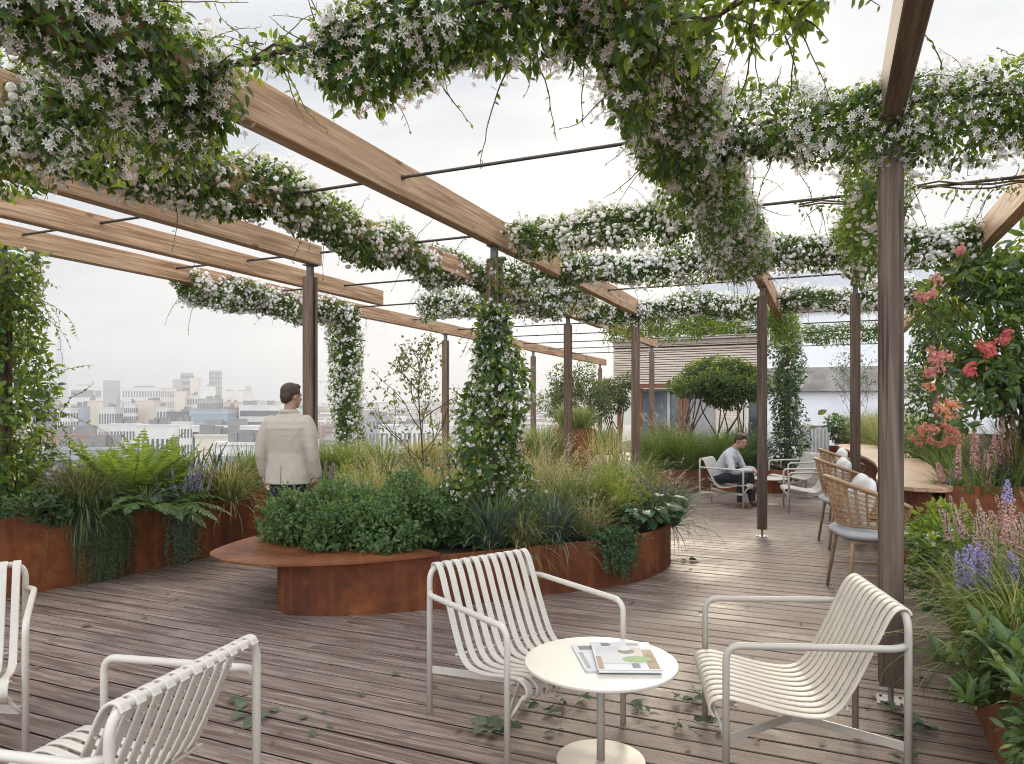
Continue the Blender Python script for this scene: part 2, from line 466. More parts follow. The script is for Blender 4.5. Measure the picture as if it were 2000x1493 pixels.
def vine(label, path, R, lpm, lsize, fpm, fsize, tmpl=None, ftmpl=None, fmat=None, hang=1.3, tend=5, young=0.22, group=None, pink=0.0,
         taper=(1.0, 1.0), stems=2, lmat=None, tl=(0.15, 0.45), name='climbing_vine', cat='climbing vine', skip=None, fbias=0.0, holes=0.35, rough=.62):
    tmpl = tmpl or LEAF; ftmpl = ftmpl or STAR6; fmat = fmat or P_WHITE; lmat = lmat or L_VINE
    P = A_([tuple(p) for p in path], float)
    seg = np.linalg.norm(np.diff(P, axis=0), axis=1); cum = np.concatenate([[0], np.cumsum(seg)]); L = cum[-1]
    base = P[0].copy()
    root = thing(name, label, cat, tuple(base), 0, group)
    nz = Noise1(6, 0.9); nh = Noise1(6, 1.6)
    Rf = R if callable(R) else (lambda t: np.full_like(t, R))
    def pos(t):
        return np.stack([np.interp(t, cum, P[:, i]) for i in range(3)], -1)
    def frame(t):
        e = 0.05
        Tn = nrm(pos(np.minimum(t+e, L))-pos(np.maximum(t-e, 0)))
        up = np.where(np.abs(Tn[:, 2:3]) > 0.8, A_([[0, 1., 0]]), A_([[0, 0, 1.]]))
        S = nrm(np.cross(Tn, up)); U = np.cross(S, Tn); return Tn, S, U
    def surf(n, lo, hi, pw=1.0):
        t = rng.uniform(0, L, n); a = rng.uniform(0, 2*pi, n)
        rho = lo+(hi-lo)*rng.uniform(0, 1, n)**pw
        Tn, S, U = frame(t)
        k = Rf(t/L)*(0.84+rough*nz(t, a))
        f = t/L; k = k*(taper[0]+(1-taper[0])*np.clip(f*8, 0, 1))*(taper[1]+(1-taper[1])*np.clip((1-f)*8, 0, 1))
        vert = np.abs(Tn[:, 2]) > 0.8
        out = np.cos(a)[:, None]*S+np.sin(a)[:, None]*U*np.where((np.sin(a) < 0) & ~vert, hang, 1.0)[:, None]
        p = pos(t)+out*(k*rho)[:, None]
        keep = nh(t, a) > -holes-rng.uniform(0, .35, n)
        return t, a, p, nrm(out), Tn, keep
    # leaves
    n = int(lpm*L)
    t, a, p, out, Tn, keep = surf(n, 0.15, 1.08, 0.45)
    d = nrm(out*0.55+rv(n)*0.75+A_([0, 0, -0.45]))
    nn = nrm(out*0.8+rv(n)*0.55+A_([0, 0, 0.5]))
    s = lsize*rng.uniform(0.55, 1.25, n)
    yo = rng.uniform(0, 1, n) < young
    mb = MB(); my = MB(); q = p-base
    k1 = keep & ~yo; k2 = keep & yo
    mb.inst(tmpl, q[k1], d[k1], nn[k1], s[k1]); mb.inst(tmpl, q[k2], d[k2], nn[k2], s[k2], mat=1)
    # stems along the support
    ms = MB()
    for i in range(stems):
        tt = np.linspace(0, L, max(6, int(L*7))); Tn_, S_, U_ = frame(tt); ph = rng.uniform(0, 6); w = rng.uniform(2, 5)
        rr = Rf(tt/L)*0.25
        pts = pos(tt)+(np.cos(tt*w+ph)*rr)[:, None]*S_+(np.sin(tt*w+ph)*rr)[:, None]*U_-base
        ms.tube(pts, 0.007, 5)
    # loose tendrils with leaves
    nt = int(tend*L)
    if nt:
        t, a, p, out, Tn, keep = surf(nt, 0.85, 1.0)
        for i in range(nt):
            ln = rng.uniform(*tl); m = max(5, int(ln/0.035))
            dr = nrm(out[i]*0.8+rng.normal(size=3)*0.5+Tn[i]*rng.normal()*0.5)
            g = rng.uniform(-0.1, 1.3) if out[i][2] < 0.3 else rng.uniform(-0.2, 0.5)
            pts = [p[i]-base]; v = dr.copy()
            for k in range(m):
                v = nrm(v+A_([0, 0, -g*0.16])+rng.normal(size=3)*0.14); pts.append(pts[-1]+v*ln/m)
            ms.tube(pts, np.linspace(0.0035, 0.0012, len(pts)), 4, caps=False)
            pa = A_(pts[1:]); da = nrm(rng.normal(size=(m, 3))+A_([0, 0, -.35])+v*0.5)
            sel = rng.uniform(0, 1, m) < 0.8
            mb.inst(tmpl, pa[sel], da[sel], nrm(rv(m)+A_([0, 0, .6]))[sel], lsize*rng.uniform(.4, .85, m)[sel]*np.linspace(1, .6, m)[sel], mat=int(rng.uniform() < 0.55))
    fo = mb.build('foliage', [lmat, L_VINEY], root)
    ms.build('stem', M_VSTEM, root, smooth=True)
    # blossoms in clusters
    nf = int(fpm*L)
    if nf:
        nc = max(1, nf//5)
        t, a, p, out, Tn, keep = surf(nc, 0.95, 1.12)
        if fbias: keep &= (out[:, 2] > -fbias*rng.uniform(0.0, 1, nc)-0.2) | (rng.uniform(0, 1, nc) < 0.35)
        mf = MB()
        rep = rng.integers(2, 9, nc)
        idx = np.repeat(np.arange(nc), rep); idx = idx[keep[idx]]
        m = len(idx)
        fp = p[idx]+rng.normal(size=(m, 3))*fsize*1.25+out[idx]*fsize*rng.uniform(0, .6, m)[:, None]
        fn = nrm(out[idx]+rng.normal(size=(m, 3))*0.45+A_([0, -0.25, 0.05]))
        pk = rng.uniform(0, 1, nc)[idx] < pink
        fs = fsize*rng.uniform(0.55, 1.15, m)*np.where(pk, .85, 1)
        fd = rv(m)
        two = len(ftmpl[1]) > 1
        mf.inst(ftmpl, (fp-base)[~pk], fd[~pk], fn[~pk], fs[~pk], mat=0)
        if pk.any():
            mf.inst(ftmpl, (fp-base)[pk], fd[pk], fn[pk], fs[pk], mat=2)
        bo = mf.build('blossom', [fmat, P_EYE, P_PINK, P_EYE], root)
        bo['kind'] = 'stuff'
    return root

# ------------------------------------------------------------ grasses
def blades(mb, n, h, r0, lean, droop, w, mat=0, segs=6, ctr=(0, 0, 0), hv=0.35, dirbias=None, biasw=0.0):
    az = rng.uniform(0, 2*pi, n)
    o = A_(ctr)+np.stack([np.cos(az), np.sin(az), 0*az], -1)*(r0*np.sqrt(rng.uniform(0, 1, n)))[:, None]
    az = az+rng.normal(size=n)*0.6
    out = np.stack([np.cos(az), np.sin(az), 0*az], -1)
    if dirbias is not None:
        out = nrm(out+A_(dirbias)*biasw)
    L = h*rng.uniform(1-hv, 1.1, n)
    th = np.abs(rng.normal(size=n))*lean+0.05
    dr = droop*rng.uniform(0.4, 1.3, n)
    side = np.cross(out, A_([0, 0, 1.]))
    side = nrm(side+rng.normal(size=(n, 3))*0.25)
    W = w*rng.uniform(0.6, 1.2, n)
    p = o.copy(); rows = []
    for k in range(segs+1):
        f = k/segs
        ww = W*(1-f**2.2)*0.5+0.0004
        rows.append(np.stack([p-side*ww[:, None], p+side*ww[:, None]], 1))
        ang = th+dr*f*f*1.6
        step = (out*np.sin(ang)[:, None]+A_([0, 0, 1.])*np.cos(ang)[:, None])*(L/segs)[:, None]
        p = p+step
    V = np.stack(rows, 1).reshape(n, -1, 3)     # n, segs+1 * 2
    kk = 2*(segs+1)
    base = A_([(2*k, 2*k+1, 2*k+3, 2*k+2) for k in range(segs)])
    off = (np.arange(n)*kk+mb.n)[:, None, None]
    mb.Fc.append(((base[None]+off).reshape(-1, 4), mat))
    mb.V.append(V.reshape(-1, 3)); mb.n += n*kk
    return rows[-1].mean(1), rows[-2].mean(1), o

def tuft(label, loc, n, h, r0, lean=0.35, droop=0.9, w=0.008, mat=None, cat='ornamental grass', name='ornamental_grass', plumes=0, pmat=None,
         plen=0.14, pw=0.012, ph=1.15, dirbias=None, biasw=0.0, mat2=None, group=None):
    mb = MB(); root = thing(name, label, cat, tuple(loc), 0, group)
    blades(mb, n, h, r0, lean, droop, w, dirbias=dirbias, biasw=biasw)
    if mat2: blades(mb, n//3, h*1.02, r0, lean, droop, w, mat=1, dirbias=dirbias, biasw=biasw)
    mb.build('foliage', [mat or L_GRASS, mat2 or mat or L_GRASS], root)
    if plumes:
        ms = MB(); tip, pre, o = blades(ms, plumes, h*ph, r0*0.7, lean*0.75, droop*0.5, w*0.6)
        d = nrm(tip-pre); m = 26
        f = rng.uniform(0, 1, (plumes, m))
        pp = tip[:, None, :]-d[:, None, :]*(plen*f)[:, :, None]*0.9+rng.normal(size=(plumes, m, 3))*(pw*(0.35+np.sin(pi*np.clip(f, .05, .95))))[:, :, None]*0.5
        dd = nrm(d[:, None, :]+rng.normal(size=(plumes, m, 3))*0.5)
        mp = MB(); mp.inst(LEAF4, pp.reshape(-1, 3), dd.reshape(-1, 3), rv(plumes*m), pw*rng.uniform(.8, 1.8, plumes*m), wid=0.6)
        ms.build('stalk', mat or L_GRASS, root)
        mp.build('plume', pmat or P_PLUME, root)
    return root

def frond(mb, p0, d0, L, w, droop, n=22, mat=0, rach=None):
    """fern frond: arching rachis with tapering pinnae on both sides"""
    p = A_(p0, float); d = nrm(A_(d0, float)); pts = [p]; ds = [d]
    for k in range(n):
        d = nrm(d+A_([0, 0, -droop/n*(0.4+1.4*k/n)])); p = p+d*L/n; pts.append(p); ds.append(d)
    pts = A_(pts); ds = A_(ds)
    up = nrm(np.cross(np.cross(ds, A_([0, 0, 1.])), ds)); side = np.cross(ds, up)
    f = np.linspace(0, 1, n+1)
    wl = w*np.clip(np.sin(pi*(0.10+0.90*f**0.85)), 0.02, 1)*np.clip(f*6, .15, 1)
    for sgn in (-1, 1):
        dd = side*sgn*0.9+ds*0.45+A_([0, 0, -0.12])+rng.normal(size=ds.shape)*0.08
        mb.inst(PINNA, pts[1:], dd[1:], up[1:]+rng.normal(size=ds[1:].shape)*.1, wl[1:], mat=mat, wid=np.clip(L/n*1.5/np.maximum(wl[1:], .01), .2, 2.0))
    if rach is not None: rach.tube(pts, np.linspace(0.004, 0.001, n+1), 4, caps=False)
PINNA = T([(0, 0, 0), (-.28, .25, .03), (-.25, .6, .0), (0, 1, -.1), (.25, .6, 0), (.28, .25, .03), (0, .4, -.03)],
          ([(0, 6, 1), (1, 6, 2), (2, 6, 3), (3, 6, 4), (4, 6, 5), (5, 6, 0)], 0))
def fern(label, loc, n, L, w, up=0.9, droop=1.4, mat=None, group=None, fac=None):
    root = thing('fern', label, 'fern', tuple(loc), 0, group); mb = MB(); ms = MB()
    for i in range(n):
        a = 2*pi*i/n+rng.uniform(-.35, .35); u = up*rng.uniform(.5, 1.5)
        l = L*rng.uniform(.75, 1.15)
        frond(mb, (0.04*cos(a), 0.04*sin(a), 0), (cos(a), sin(a), u), l, w*rng.uniform(.8, 1.15), droop*rng.uniform(.7, 1.3), rach=ms)
    mb.build('foliage', mat or L_FERN, root); ms.build('stalk', M_STEM, root)
    return root

def lobes(n, c, r, jitter=0.6, lr=(0.45, 0.7)):
    """clump centres inside an ellipsoid"""
    o = rv(n)*rng.uniform(.2, 1, (n, 1))**(1/2.)*A_(r)*jitter+A_(c)
    return o, rng.uniform(*lr, n)[:, None]*A_(r)
def leafcloud(mb, cs, rs, n, size, tmpl, mat=0, ymat=None, young=0.2, shell=0.35, dn=-0.2, wid=1.0, zmin=None, upn=0.45, twig=None, dens=None):
    vol = rs[:, 0]*rs[:, 1]*rs[:, 2]; area = vol**(2/3); pr = area/area.sum()
    i = rng.choice(len(cs), n, p=pr)
    out = rv(n); rho = rng.uniform(shell, 1.0, n)**0.55*rng.uniform(.85, 1.12, n)
    p = cs[i]+out*rs[i]*rho[:, None]
    # drop leaves buried deep inside other clumps
    d = nrm(out*0.7+rv(n)*0.7+A_([0, 0, dn])); nn = nrm(out*0.6+rv(n)*0.6+A_([0, 0, upn]))
    s = size*rng.uniform(.55, 1.25, n)
    k = np.ones(n, bool)
    if zmin is not None: k &= p[:, 2] > zmin
    # uneven outline: thin some directions out
    nz = np.sin(p[:, 0]*9.0+p[:, 2]*7)+np.sin(p[:, 1]*8.0-p[:, 2]*6+1.3)+np.sin(p[:, 2]*11+p[:, 0]*5)
    k &= nz > -1.5-rng.uniform(0, 1.0, n)
    y = (rng.uniform(0, 1, n) < young*(1+out[:, 2])) & k if ymat is not None else np.zeros(n, bool)
    k2 = k & ~y
    mb.inst(tmpl, p[k2], d[k2], nn[k2], s[k2], mat=mat, wid=wid)
    if y.any(): mb.inst(tmpl, p[y], d[y], nn[y], s[y], mat=ymat, wid=wid)
    return p[k]
def shrub(label, loc, c, r, n, size, tmpl=LEAF, mats=None, nl=9, name='shrub', cat='shrub', young=0.25, lr=(.4, .65), jitter=.75, stems=6, wid=1.0, zmin=0.0,
          group=None, flowers=None, dn=-.2, shell=.35):
    root = thing(name, label, cat, tuple(loc), 0, group)
    mats = mats or [L_BOX, L_VINEY]
    cs, rs = lobes(nl, c, r, jitter, lr); mb = MB()
    p = leafcloud(mb, cs, rs, n, size, tmpl, 0, 1, young, wid=wid, zmin=zmin, dn=dn, shell=shell)
    mb.build('foliage', mats, root)
    if stems:
        ms = MB()
        for i in range(stems):
            e = cs[i % nl]+rng.normal(size=3)*.03
            b = A_([rng.normal()*0.06*r[0], rng.normal()*0.06*r[1], 0])
            ms.tube(smoothpath([b, (b+e)/2+rng.normal(size=3)*.04, e], 4), np.linspace(.009, .003, 9), 5)
        ms.build('stem', M_BARK, root)
    if flowers:
        nf, fs, ft, fm = flowers
        i = rng.choice(len(p), nf); mf = MB()
        o = nrm(p[i]-A_(c)); mf.inst(ft, p[i]+o*size*.4, rv(nf), o+rv(nf)*.4+A_([0, -.3, .3]), fs*rng.uniform(.7, 1.2, nf))
        b = mf.build('blossom', [fm, P_EYE], root); b['kind'] = 'stuff'
    return root

def spike(mb, p0, p1, r, n, tmpl, size, mat=0, cone=0.75):
    """upright flower spike"""
    p0 = A_(p0, float); p1 = A_(p1, float); ax = p1-p0; t = nrm(ax)
    f = rng.uniform(0, 1, n); a = rng.uniform(0, 2*pi, n)
    x = nrm(np.cross(t, A_([1., .2, 0]))); y = np.cross(t, x)
    rr = r*(1-cone*f**1.5)
    o = np.cos(a)[:, None]*x+np.sin(a)[:, None]*y
    p = p0+f[:, None]*ax+o*rr[:, None]*rng.uniform(.5, 1.05, n)[:, None]
    mb.inst(tmpl, p, o*.6+t*.5+rv(n)*.3, rv(n), size*(1-.45*f)*rng.uniform(.7, 1.2, n), mat=mat)
def spikes(label, loc, lst, r, nper, size, fmat, name, cat, leafm=None, nleaf=120, lh=0.3, lr=0.12, tmpl=BLOB, tip=None, group=None, llean=.5, lw=.012):
    """lst: (dx,dy,z0,z1,tiltx,tilty) spikes above a base of blades"""
    root = thing(name, label, cat, tuple(loc), 0, group)
    mb = MB(); ms = MB()
    for (dx, dy, z0, z1, tx, ty) in lst:
        b = A_([dx*.5, dy*.5, 0]); p0 = A_([dx, dy, z0]); p1 = A_([dx+tx, dy+ty, z1])
        ms.tube(smoothpath([b, p0, (p0+p1)/2, p1], 3), 0.003, 4)
        if tip:
            m = p0+(p1-p0)*.66
            spike(mb, p0, m, r, int(nper*.75), tmpl, size, 0, .25); spike(mb, m, p1, r*.75, nper//2, tmpl, size*.8, 1, .8)
        else: spike(mb, p0, p1, r, nper, tmpl, size)
    ms.build('stem', M_STEM, root)
    f = mb.build('flower_spike', [fmat, tip or fmat], root)
    ml = MB()
    if nleaf: blades(ml, nleaf, lh, lr, llean, .8, lw); ml.build('foliage', leafm or L_GRASS, root)
    return root

def trailing(label, loc, width, along, out, n, lmin, lmax, lsize, mat, tmpl=LEAF4, name='trailing_plant', head=0.12, crown=250, round_=False, group=None):
    """strands hanging down a planter wall; along / out are unit vectors on plan"""
    root = thing(name, label, 'trailing plant', tuple(loc), 0, group); mb = MB(); ms = MB()
    al = A_([along[0], along[1], 0.]); ou = A_([out[0], out[1], 0.])
    for i in range(n):
        s = rng.normal()*0.5; s = max(-1, min(1, s)); ln = rng.uniform(lmin, lmax)*(1-.45*abs(s)*rng.uniform(.5, 1))
        p = al*s*width/2-ou*rng.uniform(.02, .14)+A_([0, 0, rng.uniform(0.0, head)])
        v = nrm(ou*1.2+A_([0, 0, .35])+al*rng.normal()*.3); m = max(6, int(ln/.022)); pts = [p]
        for k in range(m):
            v = nrm(v*0.72+A_([0, 0, -.42])+al*rng.normal()*.05+ou*rng.normal()*.03)
            q = pts[-1]+v*ln/m*1.1
            if q[2] < 0:
                dd = np.dot(q, ou)
                if dd < 0.015: q = q+ou*(0.015-dd+rng.uniform(0, .01))
            pts.append(q)
        ms.tube(pts, 0.0015, 3, caps=False)
        pa = np.repeat(A_(pts), 2, 0); k = len(pa); pa = pa+rng.normal(size=(k, 3))*lsize*.22
        mb.inst(tmpl, pa, nrm(rv(k)+ou*.5+A_([0, 0, -.5])), nrm(ou+rv(k)*.6+A_([0, 0, .3])), lsize*rng.uniform(.55, 1.15, k)*np.repeat(np.linspace(1, .65, len(pts)), 2), wid=1.25)
    if crown:
        k = crown; pp = al*rng.normal(size=(k, 1))*width*.32-ou*rng.uniform(-.05, .2, (k, 1))+A_([0, 0, 1.])*rng.uniform(-.02, head*1.2, (k, 1))
        mb.inst(tmpl, pp, rv(k)+A_([0, 0, .1]), rv(k)+A_([0, 0, 1.]), lsize*rng.uniform(.6, 1.2, k), wid=1.25)
    mb.build('foliage', mat, root); ms.build('stem', M_STEM, root)
    return root

def branchy(ms, p, d, L, r, depth, tips, spread=.55, up=.15, nseg=5):
    pts = [A_(p, float)]; d = nrm(A_(d, float))
    for k in range(nseg):
        d = nrm(d+rng.normal(size=3)*.13+A_([0, 0, up*.2])); pts.append(pts[-1]+d*L/nseg)
    ms.tube(pts, np.linspace(r, r*.6, nseg+1), 6 if r > .008 else 4, caps=False)
    if depth == 0:
        tips += [(q, d) for q in pts[1:]]; return
    for k in range(rng.integers(2, 4)):
        j = rng.integers(max(1, nseg//2), nseg+1)
        branchy(ms, pts[j], d+rng.normal(size=3)*spread, L*rng.uniform(.55, .8), r*.58, depth-1, tips, spread, up, nseg)
# ------------------------------------------------------------ the deck
def deckmat():
    t = NT('deck_boards')
    g = t.n('ShaderNodeNewGeometry'); rnd = g.outputs['Random Per Island']
    tc = t.n('ShaderNodeTexCoord'); ad = t.n('ShaderNodeVectorMath', operation='ADD'); cmb = t.n('ShaderNodeCombineXYZ')
    r = t.math('MULTIPLY', rnd, 53.0); t.l(r, cmb.inputs[0]); t.l(r, cmb.inputs[1])
    t.l(tc.outputs['Object'], ad.inputs[0]); t.l(cmb.outputs[0], ad.inputs[1])
    def mapped(s):
        mp = t.n('ShaderNodeMapping'); mp.inputs['Scale'].default_value = s; t.l(ad.outputs[0], mp.inputs['Vector']); return mp.outputs['Vector']
    g1 = t.noise(mapped((0.9, 22, 22)), 1.5, 9, 0.66, 0.8)
    g2 = t.noise(mapped((2.5, 120, 120)), 1.2, 4, 0.6)
    col = t.ramp(rnd, [(0.0, (0.135, 0.084, 0.067)), (0.35, (0.195, 0.134, 0.111)), (0.7, (0.262, 0.192, 0.160)), (1.0, (0.16, 0.098, 0.076))])
    col = t.mix(t.mr(g1, 0.46, 0.58, 0.0, 0.85), col, (0.36, 0.28, 0.24))
    col = t.mix(t.mr(g1, 0.38, 0.48, 0.85, 0.0), col, (0.115, 0.070, 0.055))
    col = t.mix(t.mr(g2, 0.40, 0.56, 0.6, 0.0), col, (0.075, 0.05, 0.04))
    w = t.noise(tc.outputs['Object'], 0.75, 6, 0.62, 0.5)      # damp patches lie across boards
    wet = t.mr(w, 0.50, 0.62, 0.0, 1.0)
    col = t.mix(t.math('MULTIPLY', wet, 0.38), col, (0.09, 0.072, 0.064))
    dirt = t.noise(tc.outputs['Object'], 7.0, 7, 0.7)
    col = t.mix(t.mr(dirt, 0.56, 0.70, 0.0, 0.6), col, (0.10, 0.078, 0.066))
    rough = t.math('SUBTRACT', t.mr(g1, 0.38, 0.62, 0.50, 0.66), t.math('MULTIPLY', wet, 0.20))
    nm = t.bump(t.mix(0.5, g1, g2), 0.35, 0.003)
    return t.done(t.pbr(col, rough, 0, 0.32, nm))
M_DECK = deckmat()
A_0 = np.array
M_EDGE = plain('board_edge', (0.035, 0.02, 0.014), .8, 0, .2, .3, 6)  # unweathered board sides, darkened further so the gaps read as shade
mb = MB(); pitch = 0.143; u = -1.2; k = 0
while u < 24.5:
    v0, v1 = -9.0, 12.0
    v = v0-rng.uniform(0, 3.5)
    while v < v1:
        L = rng.uniform(5.5, 9.0)
        hx, hz, ch, zc, ly = .0650, .014, .0035, -0.014+rng.normal()*0.0008, (L-.004)/2
        pr_ = [(-hx+ch, -hz), (hx-ch, -hz), (hx, -hz+ch), (hx, hz-ch), (hx-ch, hz), (-hx+ch, hz), (-hx, hz-ch), (-hx, -hz+ch)]
        Vb = [(v+L/2+e*ly, u+x, zc+z) for e in (-1, 1) for x, z in pr_]
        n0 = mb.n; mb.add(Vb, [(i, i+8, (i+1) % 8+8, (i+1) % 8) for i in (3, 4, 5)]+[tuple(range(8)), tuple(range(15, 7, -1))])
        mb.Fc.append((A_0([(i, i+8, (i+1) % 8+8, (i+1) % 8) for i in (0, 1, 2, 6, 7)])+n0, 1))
        v += L
    u += pitch
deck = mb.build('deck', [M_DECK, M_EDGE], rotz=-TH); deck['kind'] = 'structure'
ms_ = MB(); a_ = np.arange(6)*pi/3
uu = -1.2+pitch*np.arange(int(9.2/pitch))
for u_ in uu:
    for v_ in np.arange(-6.0, 3.2, .55):
        for e in (-.042, .042):
            ms_.add(np.stack([v_+.0042*np.cos(a_)+rng.normal()*.003, u_+e+.0042*np.sin(a_), np.full(6, .0012)], -1), [(0, 1, 2, 3, 4, 5)])
ms_ = ms_.build('screw_heads', M_ROD, deck); ms_['kind'] = 'stuff'
mb = MB(); mb.prism([(-9.4, -1.6), (12.4, -1.6), (12.4, 40.0), (-9.4, 40.0)], -0.9, -0.12)
o = mb.build('roof_slab', plain('roof_slab_dark', (0.012, 0.010, 0.009), 0.9), rotz=-TH); o['kind'] = 'structure'  # slab blackened to stand for the shade between the boards

# ------------------------------------------------------------ pergola
perg = thing('pergola', 'long rooftop pergola of timber beams and posts linked by thin steel rods', 'pergola', (0, 0, 0), -TH)
ZB, HB = 2.95, 0.27
def beam(v, u0, u1, mat=None, w=0.10):
    h = .20 if v < -3 else .24
    b = MB(); b.cbox((0, 0, 0), (w, u1-u0, h), 0.006)
    return b.build('beam', mat or M_BEAM, perg, loc=(v+.03 if v < -3 else v, (u0+u1)/2, ZB+h/2))
beam(-6.75, 2.6, 12.3); beam(-6.75, 12.304, 17.0); beam(-6.75, 17.004, 23.0)
beam(-5.72, 1.6, 8.42); beam(-4.75, 0.6, 5.87); beam(-3.73, 0.8, 8.0); beam(-3.73, 8.004, 12.4); beam(-3.73, 12.9, 16.9)
beam(-2.7, 0.9, 7.36); beam(-2.7, 7.7, 10.98); beam(-0.7, 0.4, 7.5); beam(-0.7, 7.8, 15.4)
beam(0.3, -1.2, 4.25, M_BEAMG); beam(0.3, 6.2, 9.27); beam(1.31, 2.6, 9.6); beam(1.31, 9.604, 15.4)
def post(v, u, grey=False, w=0.108):
    m = M_POSTG if grey else M_POST
    p = MB()
    for sx in (-1, 1):
        p.cbox((0, sx*(w/2-0.019), 0), (w, 2.74, 0.038), 0.004, R=[[1, 0, 0], [0, 0, 1], [0, 1, 0]])
    # fins each side of the core, proud of it
    for sy in (-1, 1):
        p.box((0, 0, 0), (0.024, 0.034, 2.70), mat=0)
    o = p.build('post', m, perg, loc=(v, u, 1.46))
    s = MB()
    s.box((0.0, 0, 0.0), (0.060, 0.028, 2.62)); s.box((0, 0, 1.415), (0.055, 0.05, 0.145)); s.box((0, 0, 1.484), (0.10, 0.12, 0.010))
    s.build('steel_core', plain('core_steel', (.15, .145, .14), .45, .7), o)
    b = MB(); b.tube([(0, 0, -1.455), (0, 0, -1.36)], 0.014, 10); b.box((0, 0, -1.4555), (0.13, 0.13, 0.009))
    for sx in (-1, 1):
        for sy in (-1, 1): b.tube([(sx*.045, sy*.045, -1.451), (sx*.045, sy*.045, -1.443)], 0.008, 6)
    b.build('base_plate', M_STEEL, o)
    return o
post(0.3, 4.16, True, 0.112); post(-0.7, 8.95, True); post(0.3, 9.2, True); post(-2.7, 5.77); post(-4.75, 5.79)
for v, u in ((-6.74, 12.18), (-6.74, 16.7), (-6.74, 22.5), (-6.74, 4.05), (-6.74, 9.06), (-3.73, 10.7), (-2.7, 10.9), (-3.73, 16.6), (-0.72, 15.3), (1.31, 10.9)):
    post(v, u)
for u in (0.82, 2.5, 4.18, 5.86, 7.54, 9.22, 10.9, 12.58, 14.26, 15.94, 17.62, 19.3):
    r = MB(); r.tube([(-6.72, u, ZB+.13), (1.34, u, ZB+.13)], 0.0115, 8)
    for v in (-6.695, -5.665, -4.695, -2.645, -0.645):
        r.tube([(v, u, ZB+.13), (v+.012, u, ZB+.13)], 0.018, 8)
    r.build('rod', M_ROD, perg, smooth=True)

# ------------------------------------------------------------ planters
def planter_wall(b, poly, z0, z1, th=0.012, lip=0.03):
    """thin steel skin round a closed plan outline, with a turned-in lip"""
    P = A_(poly, float); n = len(P)
    t = nrm(np.roll(P, -1, 0)-np.roll(P, 1, 0)); N = np.stack([t[:, 1], -t[:, 0]], -1)
    area = 0.5*np.sum(P[:, 0]*np.roll(P[:, 1], -1)-np.roll(P[:, 0], -1)*P[:, 1])
    if area < 0: N = -N
    def ring(off, z): q = P-N*off; return np.concatenate([q, np.full((n, 1), z)], 1)
    b.loft([ring(0, z0), ring(0, z1), ring(lip, z1), ring(lip, z1-th), ring(th, z1-th-.001), ring(th, z0)], cap0=False, cap1=False)
    return [tuple(p) for p in (P-N*th*1.01)]
# left planter, running along the roof edge
left_line = [(-6.02, 1.2), (-6.04, 3.0), (-5.97, 3.6), (-5.82, 4.5), (-5.75, 5.3), (-5.66, 6.3), (-5.5, 7.4), (-5.42, 8.2), (-5.5, 9.4), (-5.75, 10.6), (-6.0, 11.6), (-6.15, 13.5), (-6.2, 20.0)]
left_line = [tuple(p[:2]) for p in smoothpath([(a, b, 0) for a, b in left_line], 4)]
ol = left_line+[(-7.7, 20.0), (-7.7, 1.2)]
W = [tuple(UV(u, v)[:2]) for v, u in ol]
pl = thing('planter', 'long rust-red steel planter along the roof edge, filled with ferns and grasses', 'planter', (0, 0, 0))
b = MB(); inner = planter_wall(b, W, 0.0, 0.63); b.build('wall', M_CORTEN, pl)
def seams(poly, idx, z1, parent):
    P = A_(poly, float)
    for i in idx:
        t_ = nrm(P[i+1]-P[i-1]); q = P[i]; b = MB(); b.bar((q[0], q[1], .004), (q[0], q[1], z1-.012), .012, .010, up=(t_[1], -t_[0], 0)); b.build('weld_seam', M_CORTEN, parent)
seams(W, (6, 11, 15, 19, 23, 27), .63, pl)
b = MB(); b.prism(inner, 0.02, 0.56); b.build('soil', M_SOIL, pl)

# island planter with the bench top
isl_front = [(-1.80, 5.62), (-1.74, 5.36), (-1.55, 5.23), (-1.12, 5.24), (-.5, 5.42), (.25, 5.80), (.75, 6.02), (1.12, 6.28), (1.42, 6.70), (1.58, 7.15), (1.62, 7.7), (1.45, 8.4), (1.0, 9.0), (.3, 9.35), (-.4, 9.2), (-1.0, 8.5), (-1.35, 7.6), (-1.6, 6.7), (-1.76, 6.1)]
isl = [tuple(p[:2]) for p in closed_smooth([(a, b_, 0) for a, b_ in isl_front], 5)]
ip = thing('planter', 'curved rust-red island planter in the middle of the deck with a tapering bench end', 'planter', (0, 0, 0))
b = MB(); inner = planter_wall(b, isl, 0.0, 0.40); b.build('wall', M_CORTEN, ip)
seams(isl, (19, 31, 42), .40, ip)
b = MB(); b.prism(inner, 0.02, 0.35); b.build('soil', M_SOIL, ip)
bench = [(-2.30, 5.56), (-2.24, 5.34), (-2.02, 5.13), (-1.65, 5.02), (-1.1, 5.10), (-.62, 5.335), (-.55, 5.42), (-.75, 5.62), (-1.2, 5.75), (-1.45, 6.0), (-1.6, 6.45), (-1.9, 6.55), (-2.12, 6.34), (-2.25, 5.95)]
bench = [tuple(p[:2]) for p in closed_smooth([(a, b_, 0) for a, b_ in bench], 5)]
b = MB(); b.prism(bench, 0.402, 0.418); b.build('bench_top', M_CORTOP, ip)

